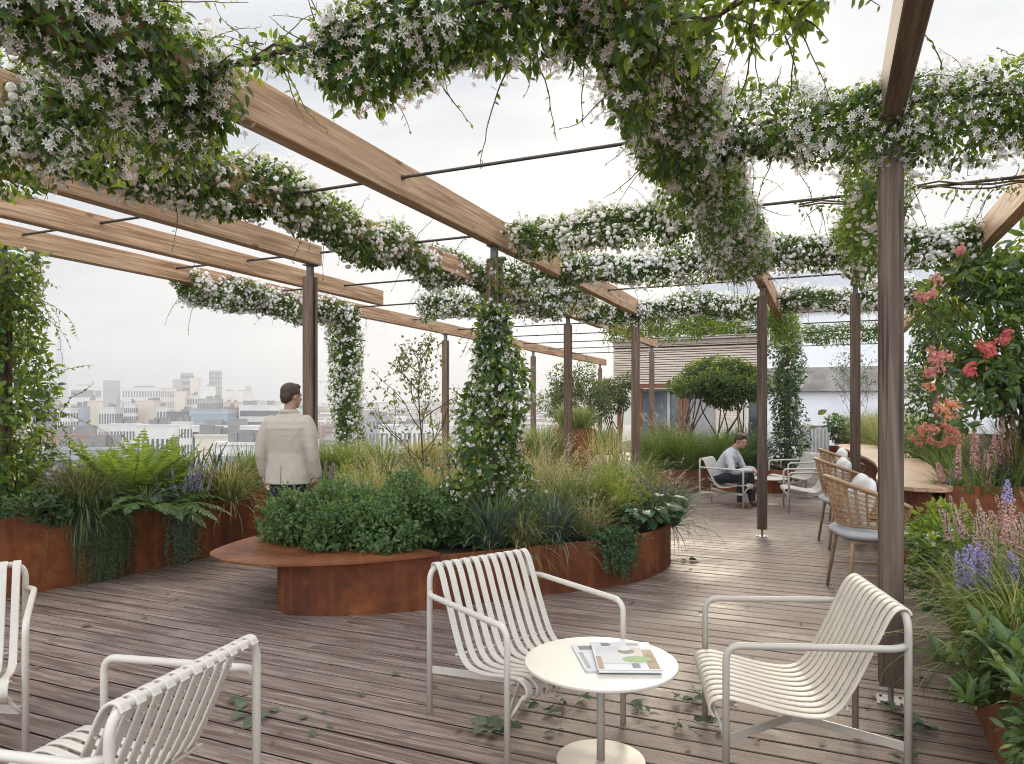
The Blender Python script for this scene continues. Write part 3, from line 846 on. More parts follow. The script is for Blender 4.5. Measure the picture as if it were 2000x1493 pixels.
# low planter, front right, and the raised one behind the bar
W = [tuple(UV(u, v)[:2]) for v, u in ((.66, 1.0), (.66, 3.0), (.67, 4.2), (.74, 5.45), (1.0, 5.62), (2.8, 5.62), (2.8, 1.0))]
pr = thing('planter', 'low rust-red steel planter in the right foreground under spilling grasses', 'planter', (0, 0, 0))
b = MB(); inner = planter_wall(b, W, 0.0, 0.45); b.build('wall', M_CORTEN, pr)
b = MB(); b.prism(inner, 0.02, 0.40); b.build('soil', M_SOIL, pr)
W = [(3.62, 6.0), (6.5, 5.75), (9.5, 9.5), (12.5, 19.0), (8.6, 19.0), (7.3, 14.6), (6.62, 13.0), (6.04, 11.0), (5.18, 8.9), (4.38, 7.2), (3.92, 6.32)]
pb = thing('planter', 'raised rust-red steel planter behind the curved bar counter', 'planter', (0, 0, 0))
b = MB(); inner = planter_wall(b, W, 0.0, 0.86); b.build('wall', M_CORTEN, pb)
b = MB(); b.prism(inner, 0.02, 0.80); b.build('soil', M_SOIL, pb)
# far planters
def box_planter(label, x0, x1, y0, y1, h, rot=0.0):
    cx, cy = (x0+x1)/2, (y0+y1)/2
    e = thing('planter', label, 'planter', (cx, cy, 0), rot)
    hx, hy = (x1-x0)/2, (y1-y0)/2
    out = [tuple(p[:2]) for p in fillet([(-hx, 0, 0), (-hx, -hy, 0), (hx, -hy, 0), (hx, hy, 0), (-hx, hy, 0), (-hx, 0.01, 0)], .18, 4)]
    b = MB(); inner = planter_wall(b, out, 0, h); b.build('wall', M_CORTEN, e)
    b = MB(); b.prism(inner, 0.02, h-.05); b.build('soil', M_SOIL, e)
    return e
box_planter('low rust-red planter of tall green grasses behind the seated man', 2.55, 5.1, 12.9, 15.2, 0.41, -0.1)
box_planter('tall rust-red planter with a grass mound, far left of the timber pavilion', 1.05, 2.05, 17.4, 18.6, 1.02)
box_planter('small rust-red planter below the white wall, beside the ivy-clad post', 8.2, 9.0, 19.2, 19.9, 0.5)

# ------------------------------------------------------------ bar counter
bar = thing('bar_counter', 'curved wooden bar counter on a rust-red base, lined by wicker stools', 'bar counter', (0, 0, 0))
cp = [(3.52, 5.80), (3.22, 5.94), (3.25, 6.3), (3.42, 6.75), (3.95, 7.75), (4.55, 9.1), (5.1, 10.7), (5.9, 13.0), (6.45, 13.0), (5.95, 11.0), (5.1, 8.9), (4.3, 7.2), (3.84, 6.28)]
cpl = [tuple(p[:2]) for p in closed_smooth([(a, b_, 0) for a, b_ in cp], 5)]
b = MB(); b.prism(cpl, 0.83, 0.862)
M_BAR = woodmat('bar_timber', 1, (0.34, 0.20, 0.12), (0.46, 0.29, 0.18), (0.56, 0.38, 0.25), 0.36, 0, False)
b.build('top', M_BAR, bar)
base = [(3.47, 6.0), (3.36, 6.1), (3.62, 6.75), (4.15, 7.75), (4.75, 9.1), (5.3, 10.7), (6.0, 12.9), (6.35, 12.9), (5.85, 11.0), (5.0, 8.9), (4.2, 7.2), (3.75, 6.35)]
b = MB(); b.prism([tuple(p[:2]) for p in closed_smooth([(a, b_, 0) for a, b_ in base], 4)], 0.0, 0.829); b.build('base', M_CORTEN, bar)
# ------------------------------------------------------------ slatted lounge chairs
def make_chair(label, group, mf, msl):
    root = thing('lounge_chair', label, 'armchair', (0, 0, 0), 0, group)
    b = MB()
    b.tube(fillet([(-.312, -.33, 0), (-.312, -.33, .722), (.312, -.33, .722), (.312, -.33, 0)], .075, 7), 0.0145, 12)
    b.build('back_frame', mf, root, smooth=True)
    for s in (-1, 1):
        b = MB()
        b.tube(fillet([(s*.314, -.322, .60), (s*.352, -.27, .60), (s*.352, .345, .583), (s*.352, .345, 0)], .06, 7), 0.0140, 12)
        b.build('armrest', mf, root, smooth=True)
    prof = smoothpath([(0, -.350, .714), (0, -.335, .734), (0, -.305, .732), (0, -.270, .692), (0, -.205, .55), (0, -.135, .405), (0, -.085, .330), (0, -.02, .298), (0, .10, .306), (0, .25, .338), (0, .335, .352), (0, .388, .340), (0, .400, .308), (0, .382, .280)], 4)
    b = MB(); n = 11; pitch = .0555
    P = A_(prof); Tn = nrm(np.gradient(P, axis=0)); N = np.stack([Tn[:, 0], -Tn[:, 2], Tn[:, 1]], -1)
    for i in range(n):
        x = (i-(n-1)/2)*pitch; w = .0172; h = .0050
        rings = []
        for p, nn in zip(P, N):
            c = A_([x, p[1], p[2]])
            rings.append(A_([c+A_([-w, 0, 0])-nn*h*.4, c+A_([-w*.82, 0, 0])-nn*h, c+A_([w*.82, 0, 0])-nn*h, c+A_([w, 0, 0])-nn*h*.4,
                             c+A_([w, 0, 0])+nn*h*.4, c+A_([w*.82, 0, 0])+nn*h, c+A_([-w*.82, 0, 0])+nn*h, c+A_([-w, 0, 0])+nn*h*.4]))
        b.loft(rings)
        for yz in ((-.245, .635), (-.11, .352)):
            b.tube([(x, yz[0]-.012, yz[1]-.004), (x, yz[0]-.003, yz[1])], .004, 6)
    b.build('seat', msl, root)
    b = MB()
    b.tube([(-.30, -.118, .338), (.30, -.118, .338)], .007, 8); b.tube([(-.30, .30, .329), (.30, .30, .329)], .007, 8)
    b.tube(fillet([(-.345, .345, .20), (-.30, .36, .26), (-.29, .375, .295), (.29, .375, .295), (.30, .36, .26), (.345, .345, .20)], .03, 4), .0075, 8)
    b.build('seat_support', mf, root, smooth=True)
    b = MB()
    c = (0, .02, .175)
    for s in (-1, 1):
        b.bar((s*.309, -.327, .215), (s*.03, .0, .19), .008, .034)
        b.bar((s*.345, .345, .215), (s*.03, .03, .19), .008, .034)
    b.bar((-.036, .015, .1895), (.036, .015, .1895), .036, .0338)
    b.build('brace', mf, root)
    return root
CG = 'slatted lounge chairs on the deck'
def facing(d): return atan2(d[1], d[0])-pi/2
chA = make_chair('white slatted lounge chair facing left of the round table, back to the island planter', CG, M_WHITE, M_WHITE)
chA['label'] = 'white slatted lounge chair between the island planter and the round table, in full view'
chA.location = (.042, 3.49, 0); chA.rotation_euler.z = facing((.62, -.785))
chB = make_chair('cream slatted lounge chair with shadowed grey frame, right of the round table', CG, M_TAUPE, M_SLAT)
chB.location = (1.225, 3.085, 0); chB.rotation_euler.z = facing((-.985, .15))
chC = dup(chA, (-1.27, 2.23, 0), facing((-.965, .262)), 'white slatted lounge chair turned away in the bottom left corner, its back showing', CG, 1.0)
chD = dup(chA, (-2.56, 3.19, 0), facing((.51, -.86)), 'white slatted lounge chair cut off by the left edge, in front of the long planter', CG)
chE = dup(chA, (3.37, 11.28, 0), facing((.85, -.53)), 'white slatted lounge chair with a man sitting in it', CG)
chF = dup(chA, (4.42, 10.62, 0), facing((-.95, .25)), 'empty pale slatted lounge chair facing the seated man across the small table', CG)
chG = dup(chA, (5.0, 12.6, 0), facing((-.95, -.1)), 'pale slatted lounge chair farthest back, half hidden behind the empty one by the small table', CG)

# ------------------------------------------------------------ round tables
def make_table(label, group, mt, ms):
    root = thing('side_table', label, 'table', (0, 0, 0), 0, group)
    def disc(b, r, z0, z1, n=64, ch=.003):
        a = np.arange(n)*2*pi/n
        ring = lambda rr, z: np.stack([rr*np.cos(a), rr*np.sin(a), np.full(n, z)], -1)
        b.loft([ring(r-ch, z0), ring(r, z0+ch), ring(r, z1-ch), ring(r-ch, z1)])
    b = MB(); disc(b, .325, .417, .430); b.build('tabletop', mt, root)
    b = MB(); b.tube([(0, 0, .008), (0, 0, .417)], .0175, 20); b.build('stem', ms, root, smooth=True)
    b = MB(); disc(b, .19, .0, .010); b.build('base', ms, root)
    b = MB(); disc(b, .075, .411, .4168, 32, .002); b.build('top_plate', ms, root)
    return root
TG = 'round side tables'
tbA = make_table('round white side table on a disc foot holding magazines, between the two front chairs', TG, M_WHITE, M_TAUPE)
tbA.location = (.378, 3.06, 0)
tbB = dup(tbA, (4.02, 11.35, 0), .3, 'small bare round table in the distance between the seated man and an empty chair', TG, .97)

# magazines on the table
def magazine(label, loc, rot, w, h, th, art):
    root = thing('magazine', label, 'magazine', loc, rot, 'magazines on the round table')
    b = MB(); b.box((0, 0, th/2), (w-.004, h-.004, th-.002)); b.build('pages', plain('paper', (0.72, .71, .69), .7), root)
    b = MB(); b.box((0, 0, th), (w, h, .0014)); b.box((0, 0, .0004), (w, h, .0014)); b.box((-w/2-.0006, 0, th/2), (.0012, h, th+.0014))
    b.build('cover', plain('cover_paper', (0.46, .48, .51), .5, 0, .5, .08, 6), root)
    z = th+.0009
    def flat(name, poly, col, dz):
        q = MB(); q.prism(poly, z+dz, z+dz+.0006); return q.build(name, plain('ink_'+name+str(round(col[0], 3)), tuple(c*.75 for c in col), .5), root)
    def elp(cx, cy, rx, ry, n=28): return [(cx+rx*cos(2*pi*k/n), cy+ry*sin(2*pi*k/n)) for k in range(n)]
    def rect(x0, y0, x1, y1): return [(x0, y0), (x1, y0), (x1, y1), (x0, y1)]
    if art:
        flat('photo_wall', rect(-w*.46, -h*.30, w*.30, h*.30), (.52, .54, .57), 0)
        flat('photo_shelf', rect(w*.30, -h*.46, w*.47, h*.20), (.20, .105, .06), 0)
        flat('photo_bench', rect(-w*.48, -h*.46, -w*.40, -h*.05), (.28, .17, .12), .0006)
        flat('photo_lamp', elp(.012, h*.13, .036, .030), (.05, .055, .07), .0007)
        flat('photo_shade', elp(.004, h*.21, .030, .022), (.62, .60, .58), .0014)
        flat('photo_table', elp(.045, -h*.15, .062, .038), (.20, .34, .13), .0007)
        flat('photo_panel', rect(w*.16, -h*.05, w*.30, h*.26), (.45, .40, .38), .0006)
        for k in range(4):
            flat('text_line', rect(-w*.34, h*(.34+.03*k), -w*.34+.035+.006*(k % 3), h*(.34+.03*k)+.004), (.12, .12, .13), .0003)
        for k in range(5):
            flat('text_line', rect(w*.05, -h*(.30+.032*k), w*.05+.03+.005*(k % 2), -h*(.30+.032*k)+.004), (.12, .12, .13), .0003)
        flat('photo_small', rect(w*.10, h*.36, w*.30, h*.46), (.30, .30, .31), .0003)
    else:
        flat('photo_strip', rect(-w*.40, h*.30, -w*.1, h*.45), (.15, .15, .16), 0)
        flat('photo_strip', rect(-w*.45, -h*.4, -w*.38, h*.2), (.3, .3, .32), 0)
    return root
magazine('thin pale magazine underneath, sticking out on the left', (.405, 3.09, .4302), .10, .24, .32, .006, False)
magazine('thick open-looking magazine with a room photo cover, lying on top', (.482, 3.07, .4372), -.02, .26, .35, .012, True)

# ------------------------------------------------------------ wicker bar stools
M_WICK = plain('wicker', (0.40, 0.245, 0.125), .5, 0, .4, .3, 60, .3)
M_WICKD = plain('wicker_rim', (0.36, 0.22, 0.12), .5, 0, .4, .25, 70, .4)
M_SEAT = plain('seat_cloth', (0.42, 0.415, 0.42), .8, 0, .3, .08, 40, .3)
M_CUSH = plain('pillow_cloth', (0.66, 0.645, 0.62), .85, 0, .2, .06, 30, .35)
M_LEG = plain('stool_leg', (0.40, 0.265, 0.165), .42, 0, .5, .15, 20)
def make_stool(label, group):
    root = thing('bar_stool', label, 'bar stool', (0, 0, 0), 0, group)
    # seat: squircle cushion, facing +Y
    b = MB(); n = 40; rings = []
    def sq(r, z, k=3.2):
        o = []
        for i in range(n):
            a = 2*pi*i/n; c, s = cos(a), sin(a)
            q = (abs(c)**k+abs(s)**k)**(-1/k)
            o.append((r*q*c*1.05, r*q*s, z))
        return A_(o)
    for r, z in ((.20, .478), (.255, .486), (.275, .505), (.275, .525), (.255, .545), (.20, .553), (.1, .556)): rings.append(sq(r, z))
    b.loft(rings); b.build('seat', M_SEAT, root, smooth=True)
    # woven shell
    def shell(a, f):
        """a: angle from the back (-1..1 -> -115..115 deg), f 0 bottom..1 top"""
        ang = a*radians(112); top = .955-.20*abs(a)**1.7; z = .585+(top-.585)*f
        R = .245+.075*f**.8
        return (R*1.05*sin(ang), -R*cos(ang)*.98, z)
    b = MB()
    for i in range(19):
        a = -1+2*i/18
        for da in (-.017, .017):
            b.tube([A_(shell(a+da*(1-abs(a)), f))+rng.normal(size=3)*.0006 for f in np.linspace(0, 1, 7)], .0046, 5, caps=False)
    for j in range(8):
        f = .06+.88*j/7
        for dz in (-.006, .006):
            b.tube([A_(shell(a, f))+A_([0, 0, dz+.003*sin(i*1.6+j)]) for i, a in enumerate(np.linspace(-1, 1, 42))], .0042, 5, caps=False)
    b.build('backrest', M_WICK, root, smooth=True)
    b = MB()
    b.tube([shell(a, 1.0) for a in np.linspace(-1, 1, 36)], .017, 10)
    b.tube([shell(a, 0.0) for a in np.linspace(-1, 1, 36)], .012, 8)
    for s in (-1, 1): b.tube([shell(s, f) for f in np.linspace(0, 1, 6)], .013, 8)
    b.build('rim', M_WICKD, root, smooth=True)
    for sx in (-1, 1):
        for sy in (-1, 1):
            b = MB(); b.tube([(sx*.19, sy*.19, .476), (sx*.20, sy*.20, .44), (sx*.245, sy*.245, 0)], [.015, .015, .011], 10); b.build('leg', M_LEG, root, smooth=True)
    b = MB()
    c = [(.2, .2, .462), (-.2, .2, .462), (-.2, -.2, .462), (.2, -.2, .462)]
    for i in range(4): b.tube([c[i], c[(i+1) % 4]], .012, 8)
    d = [(.222, .222, .21), (-.222, .222, .21), (-.222, -.222, .21), (.222, -.222, .21)]
    b.tube([d[2], d[1]], .007, 8); b.tube([d[0], d[3]], .007, 8); b.tube([d[0], d[1]], .007, 8)
    b.build('seat_frame', M_LEG, root, smooth=True)
    return root
SG = 'wicker bar stools at the counter'
st = make_stool('wicker bar stool with grey seat pad nearest the front, beside the big weathered post', SG)
def pillow(label, loc, rot):
    b = MB(); n = 28; m = 14; rings = []
    W_, H_, D_ = .21, .20, .075
    for j in range(m+1):
        t = -pi/2+pi*j/m; o = []
        for i in range(n):
            a = 2*pi*i/n; c, s = cos(a), sin(a); q = (abs(c)**4+abs(s)**4)**(-1/4)*(.93+.07*abs(sin(2*a)))
            k = max(cos(t), .02)**.55
            o.append((W_*q*c*k, D_*sin(t)*(1-.25*(abs(c*s)*2)**3), H_*q*s*k+.012*sin(3*a+t)))
        rings.append(A_(o))
    b.loft(rings)
    o = b.build('pillow', M_CUSH, smooth=True, loc=loc); o.rotation_euler = rot
    tag(o, label, 'pillow', 'pillows on the wicker bar stools'); return o
for i, (x, y, a, lab, pl_) in enumerate(((2.93, 5.80, .16, None, 'plump off-white pillow on the nearest wicker stool, seen full size'),
                                  (3.72, 7.86, .22, 'wicker bar stool second from the front, behind the nearest stool', 'off-white pillow leaning in the middle wicker stool'),
                                  (4.60, 9.82, .25, 'wicker bar stool farthest away, beside the far grey post', 'small-looking off-white pillow on the farthest wicker stool'))):
    rz = facing((cos(-a), sin(-a)))
    if i == 0: st.location = (x, y, 0); st.rotation_euler.z = rz; st.scale = (1.18, 1.18, 1.0)
    else: dup(st, (x, y, 0), rz, lab, SG)
    d = A_([cos(-a), sin(-a)])
    pillow(pl_, (x-d[0]*.10, y-d[1]*.10+.03, .775), (radians(-16), radians(6), rz))

# ------------------------------------------------------------ fallen leaves and sprigs
L_FALL = leafmat('fallen_leaf_green', (0.045, 0.075, 0.04), (0.11, 0.14, 0.075), (.2, .3, .06), .1, .5)
L_DRY = leafmat('fallen_leaf_dry', (0.10, 0.055, 0.03), (0.22, 0.12, 0.06), (.3, .2, .06), .1, .6)
def fallen(px, py, s, dry=False):
    p = gnd(px, py); b = MB(); a = rng.uniform(0, 2*pi)
    b.inst(LEAF, [(0, 0, .0)], [(cos(a), sin(a), .05)], [(.15*rng.normal(), .15*rng.normal(), 1)], s, wid=1.5)
    return tag(b.build('fallen_leaf', L_DRY if dry else L_FALL, loc=(p.x, p.y, .012)), None, 'leaf')
def sprig(px, py, n, spread, label, s=.06):
    p = gnd(px, py); root = thing('fallen_sprig', label, 'leaf sprig', (p.x, p.y, .004)); b = MB(); t = MB()
    a0 = rng.uniform(0, 2*pi)
    for k in range(max(2, n//4)):
        a = a0+rng.normal()*1.0; pts = [A_([0, 0, .008])]
        for i in range(6):
            a += rng.normal()*.35; pts.append(pts[-1]+A_([cos(a), sin(a), 0])*spread/6+A_([0, 0, rng.uniform(-.004, .006)])); pts[-1][2] = max(pts[-1][2], .004)
        t.tube(pts, .0016, 4)
        for i in range(n//max(2, n//4)):
            q = pts[rng.integers(1, 7)]; aa = a+rng.choice([-1, 1])*rng.uniform(.4, 1.3)
            b.inst(LEAF, [q+A_([0, 0, .01])], [(cos(aa), sin(aa), rng.uniform(-.05, .25))], [(.4*rng.normal(), .4*rng.normal(), 1)], s*rng.uniform(.75, 1.5), wid=1.4)
    b.build('foliage', L_FALL, root); t.build('stem', M_VSTEM, root); return root
sprig(1000, 1418, 14, .16, 'dense fallen leaf sprig at the front foot of the white chair in full view', .075)
sprig(1090, 1408, 14, .24, 'long fallen leafy twig on the boards just left of the round table stem', .06)
sprig(1250, 1375, 8, .22, 'straggling fallen sprig on the shiny boards behind the round table', .05)
sprig(1325, 1410, 9, .22, 'fallen sprig with round leaves between the table and the cream chair', .055)
sprig(1400, 1385, 10, .20, 'fallen leafy sprig underneath the cream chair seat', .06)
sprig(1460, 1368, 7, .14, 'smaller fallen sprig below the cream chair, nearer the big post', .055)
sprig(462, 1400, 9, .15, 'fallen leafy twig beside the back leg of the corner chair', .07)
sprig(1810, 1420, 16, .2, 'leafy sprig lying at the foot of the right front planter', .06)
sprig(1790, 1465, 10, .2, 'dark fallen sprig at the bottom right below the planter', .06)
sprig(1770, 1330, 9, .12, 'small plant litter by the plate of the big weathered post', .05)
sprig(900, 1185, 7, .3, 'dry leaf litter along the foot of the island planter wall', .05)
sprig(1320, 1100, 10, .25, 'leafy weed at the right end of the island planter foot', .07)
LV = 'fallen leaves scattered on the deck'
spots = [(180, 1222, 1, .075, 'curled brown leaf on the boards in front of the long planter'), (275, 1209, 1, .05, 'small brown leaf on the boards beyond the curled one, near the long planter'),
  (762, 1320, 0, .06, 'dark green leaf on the boards left of the white chair leg'), (702, 1357, 0, .05, 'small dark leaf left of the white chair, nearer the camera'),
  (540, 1395, 0, .075, 'long narrow leaf on the boards, right of the corner chair'), (588, 1410, 0, .06, 'pale flat leaf between two others right of the corner chair'),
  (605, 1432, 0, .06, 'folded grey-green leaf nearest the bottom, right of the corner chair'), (643, 1418, 0, .045, 'small bright leaf standing on edge, rightmost of those near the corner chair'),
  (1085, 1437, 0, .06, 'single round leaf in front of the twig near the table foot'), (1212, 1352, 0, .06, 'green leaf lying beside the hidden chair leg behind the table')]
for px, py, dry, s, lab in spots:
    o = fallen(px, py, s, dry); o['label'] = lab; o['group'] = LV
far = [(1508, 1059), (1560, 1064), (1568, 1064), (1550, 1082), (1417, 1061), (1592, 1091), (1522, 1087), (1345, 1115), (1330, 1140), (1360, 1150), (1445, 1152), (1240, 1180), (1270, 1160), (930, 1230), (1020, 1240), (520, 1180), (330, 1160), (640, 1300), (850, 1345), (1290, 1155), (1400, 1105), (1630, 1100), (690, 1255), (440, 1290)]+[(int(rng.uniform(60, 1750)), int(rng.uniform(1120, 1480))) for _ in range(40)]
for px, py in far:
    o = fallen(px, py, rng.uniform(.03, .045), rng.uniform() < .6); o['label'] = 'tiny dark leaf fragment on the deck boards'; o['group'] = 'leaf fragments on the deck'
# two leaves falling through the air
for (px, py, Y, s, rx, lab) in ((1607, 805, 7.6, .125, .55, 'olive green leaf falling in front of the white wall, upper one'), (1589, 835, 7.9, .095, .1, 'small olive leaf falling in front of the white wall, lower one')):
    p = at(px, Y, 1.5+(800-py)*Y/F); b = MB()
    b.inst(LEAF, [(-s/2*cos(rx), 0, -s/2*sin(rx))], [(cos(rx), .1, sin(rx))], [(-.2, -.75, .6)], s, wid=1.2)
    tag(b.build('falling_leaf', leafmat('falling_leaf', (.12, .12, .015), (.15, .15, .02), (.4, .4, .03), .3), loc=p), lab, 'leaf', 'falling leaves')
# a pale peg on the boards by the stool
# ------------------------------------------------------------ climbing vines
RZ = ZB+.12
def rod(u, v0, v1, z=RZ, n=9, wob=.03):
    return [UV(u+rng.normal()*wob*.5, v0+(v1-v0)*i/n, z-.02+rng.normal()*wob) for i in range(n+1)]
def along(v, u0, u1, z=RZ-.02, n=10, wob=.03):
    return [UV(u0+(u1-u0)*i/n, v+rng.normal()*wob, z+rng.normal()*wob) for i in range(n+1)]
def col(v, u, z0, z1, n=8, wob=.03):
    return [UV(u+rng.normal()*wob, v+rng.normal()*wob, z0+(z1-z0)*i/n) for i in range(n+1)]
VG = 'flowering climbers on the pergola'
N_ = dict(group=VG, tmpl=LEAF, ftmpl=STAR6, pink=.45)
vine('dense white-flowered climber wrapping the beam in the top left corner, star blossoms large', along(-2.7, .95, 2.68, n=8), .22, 3600, .060, 1250, .027, hang=1.3, tend=12, **N_)
vine('white-flowered climber along the near rod at the left edge, below the top corner mass', rod(2.42, -5.9, -2.75), .23, 3600, .052, 1400, .024, hang=1.35, tend=12, **N_)
vine('white star-flowered climber on the rod across the top centre of the picture', rod(2.5, -1.98, -.75), .20, 3400, .056, 1200, .026, hang=1.3, tend=15, taper=(.35, 1), **N_)
vine('bare-looking vine stem linking two flowering masses on the near top rod', rod(2.5, -2.7, -1.9), .06, 300, .05, 40, .024, tend=30, stems=3, holes=2, **{**N_, 'pink': 0})
vine('thick blush-flowered climber hanging along the beam right of centre at the top', along(-.7, .75, 4.3, z=RZ-.05, n=12), lambda t: .20+.04*np.sin(t*9+1), 3500, .054, 1450, .024, hang=1.3, tend=12, **{**N_, 'pink': .65})
vine('hanging tail of white blossom where the top beam climber reaches the middle rods', along(-.7, 4.3, 7.35, z=RZ-.08), lambda t: .24-.02*t, 3400, .047, 1300, .022, hang=1.4, tend=11, **{**N_, 'pink': .45})
vine('white star-flowered climber on the rod crossing behind the big weathered post', rod(4.18, -.62, 1.7), .20, 3600, .046, 1400, .023, hang=1.25, tend=14, **{**N_, 'pink': .1})
M1 = dict(group=VG, tmpl=LEAF, ftmpl=ROSE)
vine('white-flowered climber trailing diagonally down the fourth beam, left of centre', along(-3.73, 2.2, 5.6, n=12), lambda t: .215-.05*t, 3200, .055, 820, .022, hang=1.35, tend=11, fmat=P_CREAM, young=.3, **M1)
vine('white-flowered climber continuing behind the slim post along the fourth beam', along(-3.73, 5.6, 10.1, n=10), .165, 3300, .050, 850, .023, hang=1.3, tend=8, **M1)
M2 = dict(group=VG, tmpl=LEAF4, ftmpl=ROSE)
vine('short white garland on the rod just right of the long bare beam', rod(5.86, -2.55, -.75), .150, 4200, .040, 1050, .022, hang=1.25, tend=16, tl=(.1, .3), **{**M2, 'fmat': P_CREAM})
vine('sparse leafy runner on the thin rod at the right edge', rod(5.86, -.2, 1.35), .07, 120, .04, 0, .02, tend=16, stems=2, holes=2, **M2)
vine('white garland on the rod left of the big post, running under the middle beams', rod(7.54, -3.6, -.8), .150, 4200, .042, 1000, .0225, hang=1.2, tend=9, **M2)
vine('white garland on the same height crossing to the right beam behind the big post', rod(7.54, -.6, 1.25), .150, 4200, .042, 1050, .0225, hang=1.2, tend=9, **M2)
vine('white garland between the third left beam end and the centre posts', rod(9.22, -5.55, -2.85), .160, 4000, .044, 1000, .0235, hang=1.3, tend=8, **M2)
vine('far white garland running from the centre posts to the slender right post', rod(10.9, -3.55, -.85), .155, 3600, .045, 950, .024, hang=1.25, tend=7, **M2)
vine('far white garland right of the slender post, ending at the right beam', rod(10.9, -.6, 1.2), .150, 3600, .045, 950, .0235, hang=1.2, tend=7, **M2)
vine('yellow-green sunlit garland hanging above the timber pavilion', rod(12.58, -3.7, -1.2), .24, 2200, .05, 160, .024, hang=1.5, tend=7, young=.55, **M2)
vine('garland on the roof-edge beam beyond the third beam, upper left', along(-6.75, 6.0, 9.2, z=RZ-.10), .17, 3600, .045, 950, .0235, hang=1.35, tend=8, **M2)
vine('flowering curtain hanging from the beam just left of the big weathered post', along(.3, 4.7, 7.0, z=RZ-.10), .18, 2600, .05, 380, .022, hang=2.3, tend=10, young=.3, **{**M2, 'fmat': P_CREAM})
vine('leafy climber on the far end of the right centre beam', along(-.7, 11.2, 15.3, z=RZ-.1), .23, 1700, .055, 150, .023, hang=1.5, tend=5, young=.4, **M2)
vine('farthest green garland in front of the white wall', rod(15.94, -.5, 1.3), .19, 2000, .052, 120, .024, hang=1.3, tend=5, **M2)
# climbers on posts
vine('white-flowered climber covering the post left of centre by the roof edge', col(-6.74, 9.06, .35, 3.05), .25, 3000, .055, 520, .025, tend=8, young=.3, **{**M2})
vine('sunlit leafy climber filling the left edge of the view', [UV(4.0, -6.72, .5), UV(4.03, -6.7, 1.1), UV(4.0, -6.75, 1.7), UV(4.02, -6.73, 2.3), UV(4.0, -6.7, 2.9)], lambda t: .46-.08*t, 2100, .085, 70, .026, tend=40, tl=(.3, 1.0), young=.5, stems=5, group=VG, tmpl=LEAF, ftmpl=ROSE, fmat=P_CREAM)
vine('broad-leaved climber spilling down the post in the island planter, white flower heads', [UV(5.75, -2.68, .40), UV(5.77, -2.70, .8), UV(5.77, -2.72, 1.3), UV(5.77, -2.70, 1.7), UV(5.77, -2.70, 2.42)], lambda t: .40+.02*np.sin(t*5)-.25*np.clip(t*1.35-.35, 0, 1), 2000, .086, 1000, .021, tend=26, tl=(.15, .5), young=.3, rough=.75, holes=.4, group=VG, tmpl=LEAF, ftmpl=STAR5, pink=.25)
vine('dark ivy-like climber wrapping the far post beside the white wall', col(-.72, 15.3, .1, 2.95), .33, 1900, .075, 60, .026, tend=9, young=.12, group=VG, tmpl=LEAF4, ftmpl=ROSE, lmat=L_IVY)
vine('dark green climber on the far right post behind the pink-flowered shrub', col(1.31, 10.9, .5, 3.0), .36, 1900, .075, 50, .026, tend=8, young=.2, group=VG, tmpl=LEAF4, ftmpl=ROSE, lmat=L_SHRUB)
vine('yellow-green leafy sprigs dangling at the top edge, right of the thick blush-flowered climber', rod(2.62, -.62, .02, z=RZ-.14), .09, 520, .06, 0, .02, tend=44, tl=(.15, .4), young=.9, stems=2, holes=2, group=VG, tmpl=LEAF)
vine('few loose leafy shoots climbing the last bare stretch of the island post', [UV(5.76, -2.66, 2.3), UV(5.78, -2.70, 2.6), UV(5.76, -2.70, 2.85)], .075, 420, .065, 40, .02, tend=26, stems=2, holes=2, group=VG, tmpl=LEAF, ftmpl=STAR5)
# ------------------------------------------------------------ island planter planting
ZI = .34
# box-like shrub mound: several plants grown into one
root = thing('shrub', 'dense small-leaved green shrub mound on the bench end of the island planter', 'shrub', (-1.0, 5.95, ZI))
cs = A_([(-.78, -.12, .25), (-.55, .15, .33), (-.45, -.32, .22), (-.15, -.25, .28), (-.25, .12, .38), (.08, -.12, .30), (.32, -.08, .28), (.52, .05, .22), (.1, .25, .40), (-.62, .3, .24), (.38, .28, .30), (-.84, .0, .13), (.1, -.38, .16), (.72, .12, .14), (-.4, -.42, .14)])
cs = cs+rng.normal(size=cs.shape)*A_([.03, .03, .035])
rs = A_([(.20, .20, .20)]*len(cs))*rng.uniform(.75, 1.25, (len(cs), 1))
b = MB(); leafcloud(b, cs, rs, 19000, .046, LEAF, 0, 1, .25, zmin=.045, wid=1.3)
# upright young shoots standing proud of the mound
for k in range(620):
    i = rng.integers(len(cs)); o = nrm(rng.normal(size=3)+A_([0, -.3, .9])); p = cs[i]+o*rs[i]*.98
    if p[2] < .08: continue
    m = 8; L = rng.uniform(.05, .17); q = p+o*np.linspace(0, L, m)[:, None]
    b.inst(LEAF4, q, rv(m)*.9+o*.6, rv(m)*.5+A_([0, 0, 1.]), .036*np.linspace(1.1, .6, m), mat=1 if rng.uniform() < .45 else 0, wid=1.1)
b.build('foliage', [L_BOX, leafmat('box_leaf_young', (.07, .13, .04), (.15, .23, .07), (.32, .45, .08), .35)], root)
b = MB()
for c in cs: b.tube(smoothpath([(c[0]*.5, c[1]*.5, 0), c*A_([.8, .8, .6]), c], 4), .006, 5)
b.build('stem', M_BARK, root)

